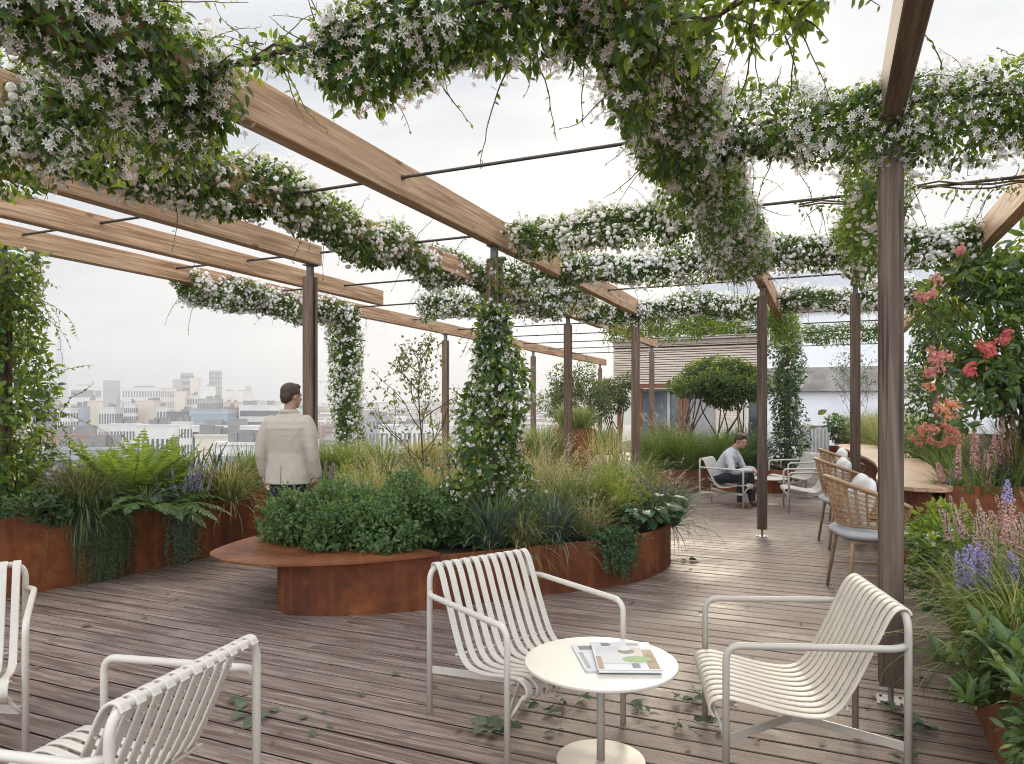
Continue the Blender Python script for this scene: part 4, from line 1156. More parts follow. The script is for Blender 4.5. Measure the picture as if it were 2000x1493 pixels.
tuft('blue-grey strappy grass clump beside the shrub mound in the island planter', at(965, 5.95, ZI), 330, .60, .09, .62, 1.1, .015, L_GRASSB, mat2=L_GRASS)
tuft('blue-grey grass clump further right along the island planter rim', at(1075, 6.15, ZI), 300, .58, .09, .65, 1.1, .014, L_GRASSB, mat2=L_GRASS)
tuft('thin pale grass drooping over the island planter rim between two grey clumps', at(1020, 5.95, ZI), 240, .42, .07, .8, 1.5, .008, L_GRASSY, mat2=L_GRASSR)
tuft('green arching grass with rosy-beige plumes, mid island planter', at(1105, 6.9, ZI), 650, .72, .14, .42, .9, .009, L_GRASS, plumes=46, plen=.16, pw=.014, mat2=L_GRASSY)
tuft('golden plumed grass right of the flowering island post', at(1065, 7.5, ZI), 560, .80, .15, .4, .8, .008, L_GRASSY, plumes=50, plen=.17, pw=.013)
tuft('wispy beige grass in front of the yellow-green bush, island planter', at(1150, 6.45, ZI), 300, .46, .10, .55, 1.2, .008, L_GRASSY, plumes=18, plen=.11, pw=.010, mat2=L_GRASSR)
tuft('sunlit golden grass behind the flowering post, centre of the island', at(1010, 8.0, ZI), 520, .85, .2, .4, .8, .008, L_GRASSY, plumes=36, plen=.17, pw=.013)
tuft('glowing yellow-green grass left of the flowering post', at(862, 7.3, ZI), 650, .72, .2, .35, .8, .009, L_GRASSY, plumes=26, plen=.12, pw=.011, mat2=L_GRASS)
tuft('golden grass in front of the young tree, left half of the island', at(775, 7.1, ZI), 560, .62, .2, .45, .9, .009, L_GRASSY, plumes=20, plen=.12, pw=.011, mat2=L_GRASS)
tuft('pale sword-leaved clump behind the shrub mound, left end of the island', at(700, 7.2, ZI), 130, .62, .08, .55, .5, .022, leafmat('sword_leaf', (.10, .14, .06), (.26, .29, .14), (.5, .5, .2), .35, .45))
tuft('yellow-striped arching grass by the standing man, left end of the island', at(655, 6.6, ZI), 260, .50, .09, .7, 1.2, .009, L_GRASSY, mat2=L_GRASS)
tuft('grey-green grass fringe hanging over the right end of the island planter', at(1296, 7.25, ZI), 640, .62, .14, .75, 1.5, .008, L_GRASSB, plumes=24, plen=.08, pw=.010, mat2=L_GRASS)
tuft('beige seeding grass at the right end of the island, above the broad leaves', at(1270, 7.6, ZI), 360, .55, .14, .5, 1.0, .008, L_GRASSR, plumes=40, plen=.11, pw=.010)
tuft('golden grass at the left foot of the flowering island post', at(880, 6.75, ZI), 420, .56, .16, .45, .9, .009, L_GRASSY, plumes=26, plen=.14, pw=.012)
tuft('golden-white plumed grass at the right foot of the flowering island post', at(1066, 6.8, ZI), 420, .66, .14, .42, .9, .009, L_GRASSY, plumes=44, plen=.17, pw=.014)
tuft('tall pale gold grass between the young tree and the standing man', at(745, 7.6, ZI), 420, .70, .2, .42, .8, .009, L_GRASSY, plumes=34, plen=.16, pw=.013)
tuft('fine green grass filling the back of the island planter', at(930, 8.4, ZI), 700, .66, .3, .4, .8, .007, L_GRASS, mat2=L_GRASSY)
tuft('bright green fountain grass at the far right of the island', at(1225, 8.3, ZI), 700, .80, .16, .5, 1.0, .007, L_GRASS, mat2=L_GRASSY)

# feathery yellow-green bushes (goldenrod / fennel like)
def feathery(label, loc, n, h, sp, mat, fsz=.05, name='feathery_plant'):
    root = thing(name, label, 'plant', tuple(loc), 0); mb = MB(); ms = MB()
    for i in range(n):
        a = rng.uniform(0, 2*pi); l = abs(rng.normal())*.35; d = A_([cos(a)*l, sin(a)*l, 1.0]); L = h*rng.uniform(.6, 1.05)
        p = A_([cos(a), sin(a), 0])*sp*rng.uniform(0, .5); pts = [p]; v = nrm(d)
        for k in range(10): v = nrm(v+rng.normal(size=3)*.05+A_([cos(a), sin(a), -.3])*.035*k/10); pts.append(pts[-1]+v*L/10)
        ms.tube(pts, np.linspace(.003, .001, 11), 4, caps=False)
        P = A_(pts); m = 60; f = rng.uniform(.25, 1, m); q = np.stack([np.interp(f*10, np.arange(11), P[:, j]) for j in range(3)], -1)
        o = nrm(rng.normal(size=(m, 3))*A_([1, 1, .35])); dd = nrm(o+A_([0, 0, .45]))
        for s_ in (.25, .6, .95):
            mb.inst(LEAF4, q+dd*(fsz*1.3*(1.15-f))[:, None]*s_, dd+rv(m)*.5, rv(m)+A_([0, 0, 1.]), fsz*rng.uniform(.5, 1, m)*(1.2-f*.6), wid=.45)
    mb.build('foliage', mat, root); ms.build('stem', M_STEM, root); return root
feathery('bright yellow-green feathery bush in the island planter, right of the plumed grasses', at(1195, 6.95, ZI), 46, .66, .22, L_GOLD, .055)
feathery('smaller yellow-green feathery plant behind the plumes, island planter', at(1120, 7.7, ZI), 34, .70, .25, L_GOLD, .055)
feathery('feathery light green plant left of the young tree', at(690, 7.9, ZI), 30, .6, .3, L_GOLD, .055)
# broad leaves at the right end
def hosta(label, loc, n, L, mat, up=.8, name='broad_leaved_plant'):
    root = thing(name, label, 'plant', tuple(loc), 0); mb = MB(); ms = MB()
    for i in range(n):
        a = rng.uniform(0, 2*pi); u = up*rng.uniform(.25, 1.4); l = L*rng.uniform(.6, 1.1); r = rng.uniform(.05, .22)
        p = A_([cos(a)*r, sin(a)*r, r*u*.9+.05+.12*rng.uniform()]); ms.tube(smoothpath([(0, 0, 0), p*A_([.4, .4, .7]), p], 4), .004, 4)
        mb.inst(LEAF, [p], [(cos(a), sin(a), rng.uniform(-.5, .35))], [(rng.normal()*.25, rng.normal()*.25-.15, 1)], l, wid=1.35)
    mb.build('foliage', mat, root); ms.build('stalk', M_STEM, root); return root
hosta('glossy broad-leaved clump on the right end of the island planter', at(1268, 6.72, ZI+.02), 85, .17, L_HOSTA)
hosta('broad heart-shaped leaves at the foot of the flowering island post', at(905, 6.0, ZI), 50, .13, L_HOSTA)
trailing('rounded dark ivy clump hanging over the island planter wall', (.905, 6.09, .36), .40, nrm(A_([.78, .56])), nrm(A_([.56, -.80])), 120, .12, .36, .036, L_IVY, LEAF, head=.10, crown=900)
# young tree
def sapling(label, loc, h, mat, nb=16, lsz=.06, r=.014, name='young_tree', lean=(0, 0), leafn=9, spread=.5, cat='young tree'):
    root = thing(name, label, cat, tuple(loc), 0); ms = MB(); mb = MB()
    pts = smoothpath([(0, 0, 0), (lean[0]*.3+.02, lean[1]*.3, h*.35), (lean[0]*.6-.02, lean[1]*.6, h*.7), (lean[0], lean[1], h)], 8)
    ms.tube(pts, np.linspace(r, .003, len(pts)), 6)
    P = A_(pts); tips = []
    for i in range(nb):
        f = .18+.8*i/nb; p = P[int(f*(len(P)-1))]; a = i*2.4+rng.normal()*.4
        branchy(ms, p, (cos(a)*.8, sin(a)*.8, .75), h*spread*(1.08-f*.85), .006, 1, tips, .5, .25, 5)
    tips += [(q, A_([0, 0, 1.])) for q in P[len(P)//2:]]
    for q, d in tips:
        m = leafn; mb.inst(LEAF, q+rng.normal(size=(m, 3))*lsz*.8, rv(m)+d*.5+A_([0, 0, -.25]), rv(m)+A_([0, 0, .8]), lsz*rng.uniform(.45, 1.1, m), wid=1.1)
    mb.build('crown', mat, root); ms.build('trunk', M_BARK, root, smooth=True); return root
sapling('slender young tree with sparse sunlit leaves, standing in the island planter', at(822, 7.4, ZI), 1.80, L_SAP, 17, .055, leafn=4, spread=.44)

# ------------------------------------------------------------ left planter planting
ZL = .56
def lp(px, Y, z=ZL): return at(px, Y, z)
def wl(u):
    v = np.interp(u, [p[1] for p in left_line], [p[0] for p in left_line]); p = UV(u, v); return p.x, p.y
tuft('dark bronze arching grass in the long planter, left of the ferns', lp(150, 6.35), 520, .58, .12, .6, 1.1, .009, L_GRASSR, mat2=L_GRASS)
tuft('second bronze-green grass clump at the rim of the long planter', lp(215, 6.5), 300, .36, .10, .8, 1.6, .007, L_GRASSR, mat2=L_GRASS)
fern('large bright green fern standing tall in the long planter', lp(255, 6.85), 26, .86, .16, 1.7, 1.0)
fern('spreading lower fern right of the tall one, drooping over the rim', lp(300, 6.62), 20, .66, .13, .6, 1.2, leafmat('fern_leaf_deep', (.045, .10, .025), (.10, .18, .045), (.3, .45, .06), .35, .45))
fern('fern behind the tall one, yellowish fronds', lp(215, 7.3), 18, .80, .14, 1.9, .8)
fern('light fern half hidden behind the tall one, toward the purple flowers', lp(318, 7.4), 18, .78, .13, 1.9, .8)
hosta('dark broad leaves below the drooping fern at the planter rim', lp(285, 6.5), 60, .10, L_DARK, .5)
hosta('dark toothed leaves spilling over the long planter at the left edge', lp(60, 5.85), 90, .085, L_DARK, .55)
shrub('leafy dark green mound at the foot of the left edge climber', lp(50, 6.1), (0, 0, .12), (.42, .3, .2), 3600, .06, LEAF, [L_IVY, L_VINEY], 8, young=.12)
spikes('purple salvia spikes in the long planter, right of the ferns', lp(372, 7.0), [(rng.normal()*.13, rng.normal()*.08, .12+.06*rng.uniform(), .34+.16*rng.uniform(), rng.normal()*.04, 0) for _ in range(16)], .013, 70, .016, P_LILAC, 'salvia', 'flowering plant', L_GRASS, 160, .26, .16)
spikes('green upright spikes not yet in flower behind the purple salvia', lp(385, 7.5), [(rng.normal()*.2, rng.normal()*.1, .26+.1*rng.uniform(), .46+.14*rng.uniform(), rng.normal()*.05, 0) for _ in range(26)], .010, 60, .018, L_GRASS, 'upright_perennial', 'plant', L_GRASS, 300, .4, .2)
tuft('reddish wispy grass behind the salvia, long planter', lp(430, 7.45), 420, .52, .14, .5, 1.0, .008, L_GRASSR, plumes=20, plen=.1, pw=.010)
tuft('cream-striped grass arching over the rim beside the standing man', lp(450, 7.35), 340, .56, .09, .72, 1.25, .009, L_GRASSY, mat2=L_GRASS)
tuft('upright bright green blades behind the standing man', lp(486, 8.1), 360, .60, .10, .3, .6, .010, L_GRASS)
trailing('grass-like trailer hanging to the floor from the long planter', (wl(4.35)[0], wl(4.35)[1], .62), .52, nrm(A_([.45, .89])), nrm(A_([.89, -.45])), 120, .4, .85, .042, leafmat('trailing_green', (.05, .08, .035), (.11, .15, .065), (.25, .33, .1), .25), LANCE, head=.06, crown=220)
tuft('long thin grass drooping over the rim above the trailing plants', (wl(4.3)[0]-.1, wl(4.3)[1]+.05, .58), 400, .50, .14, 1.0, 1.8, .008, L_GRASS, mat2=L_GRASSB, dirbias=(.89, -.45, 0), biasw=.9)
trailing('small round-leaved silvery trailer in two strands on the long planter wall', (wl(5.12)[0], wl(5.12)[1], .62), .40, nrm(A_([.5, .86])), nrm(A_([.86, -.5])), 60, .35, .95, .034, L_TRAIL, LEAF, head=.12, crown=500)
trailing('short trailer hanging from the long planter beside the standing man', (wl(6.35)[0], wl(6.35)[1], .62), .34, nrm(A_([.5, .86])), nrm(A_([.86, -.5])), 110, .35, .7, .035, L_GRASS, LANCE, head=.08, crown=180)
for px, Y, lab in ((560, 9.0, 'mid-green grass behind the standing man, along the roof edge'), (640, 9.6, 'pale grass at the foot of the flowering post by the roof edge'), (735, 10.2, 'sword-leaved clump farther along the roof-edge planter'), (690, 9.4, 'long-bladed grass right of the flowering roof-edge post'),
                  (820, 11.2, 'yellowish grass on the roof edge behind the young tree'), (900, 12.4, 'grass clump on the roof edge behind the island post')):
    tuft(lab, lp(px, Y), 420, .62, .22, .45, .8, .012, L_GRASS if px != 820 else L_GRASSY, mat2=L_GRASSY)
# weathered wooden stakes
b = MB()
for i, (dx, h, tx) in enumerate(((-.10, .34, .03), (-.06, .40, .05), (-.01, .36, .06), (.04, .38, .02), (.13, .22, .08))):
    b.bar((dx, 0, 0), (dx+tx, .02*i, h), .03, .02, up=(0, 1, 0))
tag(b.build('stakes', woodmat('stake_timber', 2, (.12, .10, .085), (.24, .21, .19), (.34, .31, .28), .8, .4), loc=tuple(at(638, 7.6, .55))), 'short grey wooden stakes leaning between grasses right of the standing man', 'stakes')

# ------------------------------------------------------------ right foreground planter
ZR = .39
def lance_plant(label, loc, n, h, L, mat, spread=.2, bias=(-.6, -.5, 0), name='lance_leaved_plant'):
    root = thing(name, label, 'plant', tuple(loc), 0); mb = MB(); ms = MB()
    for i in range(n):
        a = rng.uniform(0, 2*pi); b0 = A_([cos(a), sin(a), 0])*spread*rng.uniform(0, .6)
        d = nrm(A_([cos(a), sin(a), 0])*rng.uniform(.1, .9)+A_([0, 0, 1.])+A_(bias)*rng.uniform(0, 1)); LL = h*rng.uniform(.6, 1.1); pts = [b0]
        for k in range(8): d = nrm(d+rng.normal(size=3)*.06+A_(bias)*.06+A_([0, 0, -.03])); pts.append(pts[-1]+d*LL/8)
        ms.tube(pts, np.linspace(.005, .002, 9), 5, caps=False); P = A_(pts)
        m = 15; f = np.linspace(.15, 1, m); q = np.stack([np.interp(f*8, np.arange(9), P[:, j]) for j in range(3)], -1)
        an = np.arange(m)*2.4+rng.uniform(0, 6); o = np.stack([np.cos(an), np.sin(an), 0*an], -1)
        mb.inst(LANCE, q, o*(1.15-f*.75)[:, None]+A_([0, 0, .55])+rv(m)*.2+d*.25, A_([0, 0, 1.])-o*.3+rv(m)*.25, L*rng.uniform(.65, 1.1, m), wid=1.0)
    mb.build('foliage', mat, root); ms.build('stem', M_STEM, root); return root
lance_plant('lance-leaved green plant leaning out of the front planter at the bottom right', (2.16, 2.82, ZR), 15, .30, .15, L_LANCE, .36, (-.7, -.5, -.1))
lance_plant('lance-leaved plant in the bottom right corner, closest to the camera', (2.04, 2.52, ZR-.02), 13, .30, .15, L_LANCE, .36, (-.7, -.4, -.2))
lance_plant('lance-leaved shoots hanging low over the steel edge at the right, under the other lance leaves', (2.06, 2.95, .30), 11, .28, .14, L_LANCE, .30, (-.6, -.8, -.35))
tuft('long green grass bowing out over the front right planter', (2.30, 3.18, ZR), 400, .56, .16, .75, 1.35, .010, L_GRASS, mat2=L_GRASSY, dirbias=(-.8, -.3, 0), biasw=.5)
tuft('straw and green grass further along the front right planter', (2.60, 3.95, ZR), 260, .46, .16, .7, 1.25, .009, L_GRASSY, mat2=L_GRASS, dirbias=(-.8, -.3, 0), biasw=.35)
tuft('arching grass at the right edge above the lance-leaved plant', (2.62, 3.30, ZR+.05), 300, .62, .14, .55, 1.1, .010, L_GRASS, mat2=L_GRASSY, dirbias=(-.8, -.2, 0), biasw=.4)
trailing('strap-leaved trailer hanging over the steel side of the right front planter', tuple(UV(2.72, .66, .43)), .75, nrm(A_([SU, CU])), nrm(A_([-CU, SU])), 80, .25, .5, .075, L_LANCE, LANCE, head=.12, crown=160)
spikes('dusty pink heather-like plumes in the front right planter', (2.52, 3.55, ZR), [(rng.normal()*.13, rng.normal()*.08, .28+.1*rng.uniform(), .47+.12*rng.uniform(), rng.normal()*.03-.02, 0) for _ in range(26)], .022, 130, .013, P_HEATH, 'heather', 'flowering plant', L_GRASS, 120, .4, .14)
spikes('lavender-blue flower heads in the front right planter, left of the pink plumes', (2.25, 3.46, ZR), [(rng.normal()*.06, rng.normal()*.04, .22+.06*rng.uniform(), .40+.07*rng.uniform(), rng.normal()*.02, 0) for _ in range(12)], .028, 150, .020, P_LILAC, 'lavender', 'flowering plant', L_GRASS, 100, .24, .1)
spikes('tall pink lupin with a violet tip at the right edge', (2.58, 3.7, ZR), [(-.02, 0, .42, .75, -.01, 0), (.10, .03, .36, .62, .01, 0)], .036, 240, .020, P_LUPIN, 'lupin', 'flowering plant', L_GRASS, 50, .3, .1, tip=P_LILAC)
spikes('beige-pink plumes beside the tall lupin', (2.72, 4.1, ZR), [(rng.normal()*.16, rng.normal()*.06, .34+.1*rng.uniform(), .5+.14*rng.uniform(), -.06+rng.normal()*.04, 0) for _ in range(16)], .024, 120, .015, P_HEATH, 'heather', 'flowering plant', L_GRASS, 120, .38, .14)
shrub('leafy bush with small white flowers at the front right planter rim', (2.62, 4.25, ZR-.08), (-.02, -.02, .20), (.20, .24, .28), 2600, .055, LEAF, [L_HOSTA, L_VINEY], 8, young=.35, flowers=(190, .015, STAR5, P_WHITE))
shrub('bright green leafy bush left of the tall lupin', (2.86, 4.6, ZR), (0, 0, .22), (.30, .22, .26), 2600, .055, LEAF, [L_VINE, L_VINEY], 8, young=.5)
shrub('low leafy plants by the bar end of the front planter', (3.16, 5.15, ZR), (-.02, 0, .16), (.26, .22, .22), 2200, .055, LEAF, [L_HOSTA, L_VINEY], 7, young=.5)
shrub('dark low groundcover in the shade of the bar end', (3.45, 5.45, ZR-.2), (0, 0, .2), (.3, .14, .14), 1500, .05, LEAF, [L_IVY, L_VINEY], 7, young=.2)

# ------------------------------------------------------------ raised planter behind the bar
ZB2 = .80
def panicle(mb, c, n, r, size, mat=0):
    k = max(4, n//14); cc = rv(k)*A_(r)*rng.uniform(.1, .95, (k, 1)); o = rv(n)
    p = A_(c)+cc[rng.integers(0, k, n)]+o*A_([.038, .03, .038])*rng.uniform(.5, 1.05, (n, 1)); mb.inst(STAR5, p, rv(n), o+rv(n)*.4+A_([0, -.3, .2]), size*rng.uniform(.6, 1.1, n), mat=mat)
root = thing('flowering_shrub', 'tall glossy dark green shrub with coral pink flower heads at the right edge', 'shrub', (4.62, 6.40, ZB2))
cs, rs = lobes(30, (0, 0, 1.4), (.80, .45, .92), .98, (.18, .34))
b = MB(); ms = MB()
cs[:, 2] = np.maximum(cs[:, 2], .95-.6*np.clip(cs[:, 0], -.4, .5))
cs = np.concatenate([cs, A_([(.2, -.1, 1.9), (.5, 0, 2.05), (-.45, -.25, .95), (-.55, -.1, 1.35), (0, -.35, .8), (.45, -.25, .75), (-.1, -.2, .75), (.3, -.3, .6), (.6, -.2, .5)])]); rs = np.concatenate([rs, np.tile(A_([[.3, .25, .3]]), (9, 1))])
leafcloud(b, cs, rs, 5400, .12, LANCE, 0, 1, .28, wid=1.5, zmin=.2, dn=-.35)
for c in cs[::2]: ms.tube(smoothpath([rng.normal(size=3)*A_([.1, .08, 0]), c*A_([.55, .55, .55]), c], 5), np.linspace(.014, .004, 11), 6)
b.build('foliage', [L_SHRUB, leafmat('shrub_leaf_sunny', (.10, .17, .025), (.19, .27, .05), (.5, .6, .08), .5)], root); ms.build('stem', M_BARK, root, smooth=True)
def pnt(px, py, Y): p = at(px, Y, 1.5+(800-py)*Y/F); return A_(p)-A_(root.location)
fl = MB(); twg = MB(); twl = MB()
for px, py, Y, n, r, m in ((1930, 682, 5.65, 200, (.13, .08, .085), 0), (1958, 662, 5.7, 100, (.09, .07, .07), 0), (1890, 722, 5.6, 110, (.09, .06, .07), 0), (1838, 700, 5.6, 160, (.12, .07, .13), 1), (1820, 728, 5.6, 100, (.08, .06, .06), 1),
                       (1822, 580, 5.9, 70, (.07, .06, .06), 1), (1797, 585, 5.9, 50, (.06, .06, .08), 1), (1876, 490, 5.75, 80, (.07, .06, .07), 1), (1830, 545, 5.9, 40, (.06, .05, .04), 1),
                       (1852, 796, 5.55, 150, (.12, .08, .12), 2), (1815, 757, 5.6, 60, (.08, .06, .07), 3)):
    panicle(fl, pnt(px, py, Y), n, tuple(k_*.85 for k_ in r), .019, m); q_ = pnt(px, py, Y); twg.tube(smoothpath([A_([q_[0]*.35, .1, q_[2]*.75]), A_([q_[0]*.75, q_[1]*.5, q_[2]*.9]), q_], 5), np.linspace(.007, .003, 11), 5)
    mx = 14; tq = q_*rng.uniform(.72, .98, (mx, 1)); twl.inst(LANCE, tq, rv(mx)+A_([0, -.2, -.3]), rv(mx)+A_([0, 0, 1.]), .13*rng.uniform(.6, 1.1, mx), wid=1.5)
twg.build('twig', M_BARK, root, smooth=True); twl.build('twig_leaves', L_SHRUB, root)
o = fl.build('flower_head', [P_CORAL, P_ROSY, P_APRI, P_GOLDF if 'P_GOLDF' in globals() else P_APRI], root); 
spikes('pale pink lupin spires behind the bar counter tip', (4.0, 6.12, ZB2), [(dx, dy, z0, z1, tx, 0) for dx, dy, z0, z1, tx in ((-.22, 0, .10, .40, .03), (-.05, .0, .18, .58, -.01), (.06, -.03, .12, .50, .03), (.16, 0, .22, .64, .02), (.3, .05, .25, .70, .01), (.42, .0, .2, .66, -.03), (-.30, .05, .02, .24, -.04), (.22, -.05, .06, .46, -.02), (.0, -.06, .04, .36, .0))], .040, 260, .028, P_LUPIN, 'lupin', 'flowering plant', L_GRASS, 160, .45, .3)
spikes('violet flower spire low behind the counter tip', (3.72, 6.12, ZB2), [(0, 0, .05, .22, .04, 0), (.06, .02, .04, .16, .05, 0)], .022, 110, .018, P_LILAC, 'lavender', 'flowering plant', L_GRASS, 50, .2, .1)
tuft('bronze and green grass with pinkish plumes at the right edge behind the bar', (4.42, 6.15, ZB2), 620, .72, .2, .4, .8, .007, L_GRASSR, plumes=46, plen=.18, pw=.012, pmat=P_HEATH, mat2=L_GRASS)
tuft('grey-green grass sweeping over the corner behind the bar counter tip', (4.25, 6.12, ZB2), 300, .40, .12, .6, 1.2, .008, L_GRASSB, mat2=L_GRASS)
tuft('beige grass at the far right edge of the raised planter', (4.75, 6.3, ZB2), 380, .66, .2, .4, .9, .009, L_GRASSY, plumes=30, plen=.16, pw=.012, pmat=P_HEATH)
# coral red astilbe-like plumes
root = thing('coral_perennial', 'rusty coral flower clusters over fine foliage, behind the middle of the counter', 'flowering plant', (5.24, 8.75, ZB2))
b = MB(); blades(b, 260, .42, .2, .5, .8, .006); b.build('foliage', L_GRASS, root); b = MB()
for k in range(30):
    c = A_([rng.normal()*.15, rng.normal()*.14, .26+.24*rng.uniform()]); panicle(b, c, 40, (.06, .06, .05), .020, 0)
b.build('flower_head', petalmat('petal_rust', (.50, .16, .10), (.72, .36, .26), .3), root)
shrub('soft grey-green bushy perennial behind the counter', (6.2, 10.6, ZB2), (0, 0, .25), (.5, .6, .40), 3200, .05, LANCE, [L_TRAIL, L_GRASSY], 10, young=.2, wid=.9)
tuft('fine green grass mound behind the counter, before the rust-coloured flowers', (5.75, 9.5, ZB2), 600, .5, .3, .5, .9, .008, L_GRASS, mat2=L_GRASSB)
tuft('tall pale grass behind the counter right of the big post', (6.75, 11.6, ZB2), 700, .72, .35, .4, .7, .009, L_GRASSY, mat2=L_GRASS, plumes=40, plen=.14, pw=.012)
tuft('glowing yellow-green grass left of the big post, behind the counter', (7.1, 13.4, ZB2-.1), 900, .85, .45, .4, .7, .008, L_GRASSY, mat2=L_GRASS)
tuft('bright green grass mound farther back along the raised planter', (8.0, 15.2, ZB2-.1), 800, .8, .5, .45, .8, .010, L_GRASS, mat2=L_GRASSY)
tuft('leafy green clump between counter and far grey post', (6.45, 11.9, ZB2), 500, .5, .3, .5, .8, .012, L_GRASS, mat2=L_GRASSY)
tuft('sunny grass clump at the far end of the raised planter', (8.6, 17.4, ZB2-.1), 700, .9, .5, .4, .7, .012, L_GRASSY, mat2=L_GRASS)
sapling('bare-branched olive-like sapling in front of the white wall', (8.2, 17.2, .8), 1.9, L_TRAIL, 16, .07, .02, leafn=3, spread=.6)
shrub('small round dark bush below the thin sapling', (7.35, 16.3, .7), (0, 0, .35), (.35, .3, .35), 900, .08, LEAF, [L_IVY, L_VINEY], 6, young=.2)

# ------------------------------------------------------------ far planters and trees
for px, Y, h, lab, pm in ((1285, 13.6, .95, 'big green fountain grass at the left of the far low planter', 0), (1345, 13.3, .9, 'second fountain grass in the far low planter, left of the seated man', 0), (1415, 13.5, .95, 'fountain grass directly behind the seated man', 0),
                        (1462, 14.2, .95, 'greyish grass between the seated man and the slim grey post', 1), (1310, 14.6, 1.05, 'beige plumed grass at the back of the far low planter', 2)):
    tuft(lab, at(px, Y, .35), 900, h, .2, .48, .9, .010, [L_GRASS, L_GRASSB, L_GRASSR][pm], mat2=[L_GRASS, L_GRASS, L_GRASSY][pm], plumes=[10, 20, 60][pm], plen=.16, pw=.016)
tuft('sunlit plumed grass mound in the tall far planter', at(1122, 17.95, .97), 900, .72, .32, .5, .8, .012, L_GRASS, mat2=L_GRASSY, plumes=60, plen=.2, pw=.02)
tuft('grass at the left foot of the tall far planter', at(1060, 16.6, .3), 700, 1.0, .3, .4, .7, .012, L_GRASS, mat2=L_GRASSY)
tuft('slim straw-coloured reeds before the far slender post', at(1190, 15.5, .2), 160, 1.1, .4, .35, .4, .014, L_GRASSY)
tuft('tall grass at the right of the tall far planter', at(1172, 19.0, .3), 600, .9, .3, .4, .7, .014, L_GRASS, mat2=L_GRASSY)
def tree(label, loc, trunks, cc, cr, n, lsz, mats, nl=16, r=.035, name='tree', jitter=.85, lr=(.3, .45), young=.2, spread=.35, tmpl=LEAF4, shell=.2):
    root = thing(name, label, 'tree', tuple(loc), 0); ms = MB(); mb = MB()
    cs, rs = lobes(nl, cc, cr, jitter, lr)
    leafcloud(mb, cs, rs, n, lsz, tmpl, 0, 1, young, shell=shell)
    for k in range(trunks):
        a = 2*pi*k/trunks+rng.uniform(-.3, .3)
        for j in range(3):
            ka = a+rng.normal()*.35; c = cs[np.argsort(-(cs[:, 0]-cc[0])*cos(ka)/cr[0]-(cs[:, 1]-cc[1])*sin(ka)/cr[1])[rng.integers(0, 5)]]; b0 = A_([cos(a)*.06, sin(a)*.06, 0]); m = A_([cos(a)*spread*cr[0], sin(a)*spread*cr[1], cc[2]*.45])*.8+A_([rng.normal()*.04, rng.normal()*.04, 0])
            ms.tube(smoothpath([b0, m*A_([.45, .45, .5]), m, (m+c)/2+rng.normal(size=3)*.05, c], 5), np.linspace(r, r*.25, 21), 6)
    mb.build('crown', mats, root); ms.build('trunk', M_BARK, root, smooth=True); return root
tree('multi-stemmed small tree with a flat rounded crown, behind the seated man', at(1393, 14.4, .35), 5, (0, 0, 1.72), (1.08, .8, .58), 15000, .070, [L_TREE, L_VINEY], 30, .026, spread=.6, lr=(.28, .40), young=.25)
tree('bushy tree behind the tall far planter, left of the timber pavilion', at(1128, 20.5, .1), 4, (0, 0, 1.7), (1.0, .9, .95), 8000, .085, [L_TREE, L_SAP], 18, .04, young=.3, spread=.4, lr=(.3, .5))
tree('smaller tree between the bushy one and the pavilion, thin stems showing', at(1200, 21.3, .1), 3, (0, 0, 1.9), (.65, .6, .6), 4200, .08, [L_TREE, L_SAP], 12, .03, young=.3, spread=.4, lr=(.32, .5))
# ------------------------------------------------------------ pavilion, white building
M_RENDER = plain('white_render', (0.80, 0.81, 0.83), .85, 0, .2, .05, 1.2, .05)
M_CONC = plain('concrete_band', (0.36, 0.335, 0.31), .85, 0, .2, .35, 2.0, .1)
M_GREYW = plain('grey_render', (0.55, 0.56, 0.58), .85, 0, .2, .1, 2.0)
M_SLATW = woodmat('pavilion_slats', 0, (.74, .60, .49), (.84, .72, .60), (.88, .78, .67), .6, .0, False)
M_GLASS = plain('window_glass', (0.20, 0.235, 0.26), .08, 0, .9, .3, 1.5)
M_DKGL = plain('dark_glass', (0.05, 0.06, 0.065), .06, 0, .9, .3, 1.5)
M_FRAME = plain('frame_white', (0.62, 0.63, 0.63), .4)
M_REDW = woodmat('pavilion_posts', 2, (.16, .06, .03), (.25, .105, .055), (.34, .16, .09), .55, 0, False)
UF = 23.2   # facade plane, local frame (v, u, z)
pv = thing('timber_pavilion', 'flat-roofed pavilion with a slatted timber upper band and glazed doors below', 'building', (0, 0, 0), -TH)
v0, v1 = -6.5, -1.72
b = MB()
for i in range(15): b.box(((v0+v1)/2, UF-.03, 2.36+.078*i), (v1-v0, .05, .054))
b.box(((v0+v1)/2, UF+.02, 3.62), (v1-v0, .16, .17)); b.build('slat_band', M_SLATW, pv)
b = MB()
for i in range(9): b.box((v0+.25+i*.53, UF+.02, 2.93), (.05, .045, 1.18))
b.build('batten', M_REDW, pv)
b = MB(); b.box(((v0+v1)/2, UF+2.2, 3.0), (v1-v0, 4.2, 1.3)); b.build('wall', plain('pavilion_brown', (.20, .115, .075), .8), pv)
b = MB(); b.box(((v0+v1)/2, UF+2.0, 3.76), (v1-v0+.1, 4.6, .10)); b.build('roof', plain('roof_edge', (.40, .35, .32), .7), pv)
b = MB(); b.box(((v0+v1)/2, UF-.01, 2.25), (v1-v0, .14, .12)); b.build('fascia', M_REDW, pv)
b = MB(); b.box((-4.95, UF+.5, 1.1), (2.0, .03, 2.18)); b.build('glass_door', M_GLASS, pv)
b = MB()
for x in (-5.95, -5.3, -4.75, -4.0): b.box((x, UF+.44, 1.09), (.09, .08, 2.17))
b.box((-4.95, UF+.44, 2.14), (2.0, .078, .09)); b.build('door_frame', M_FRAME, pv)
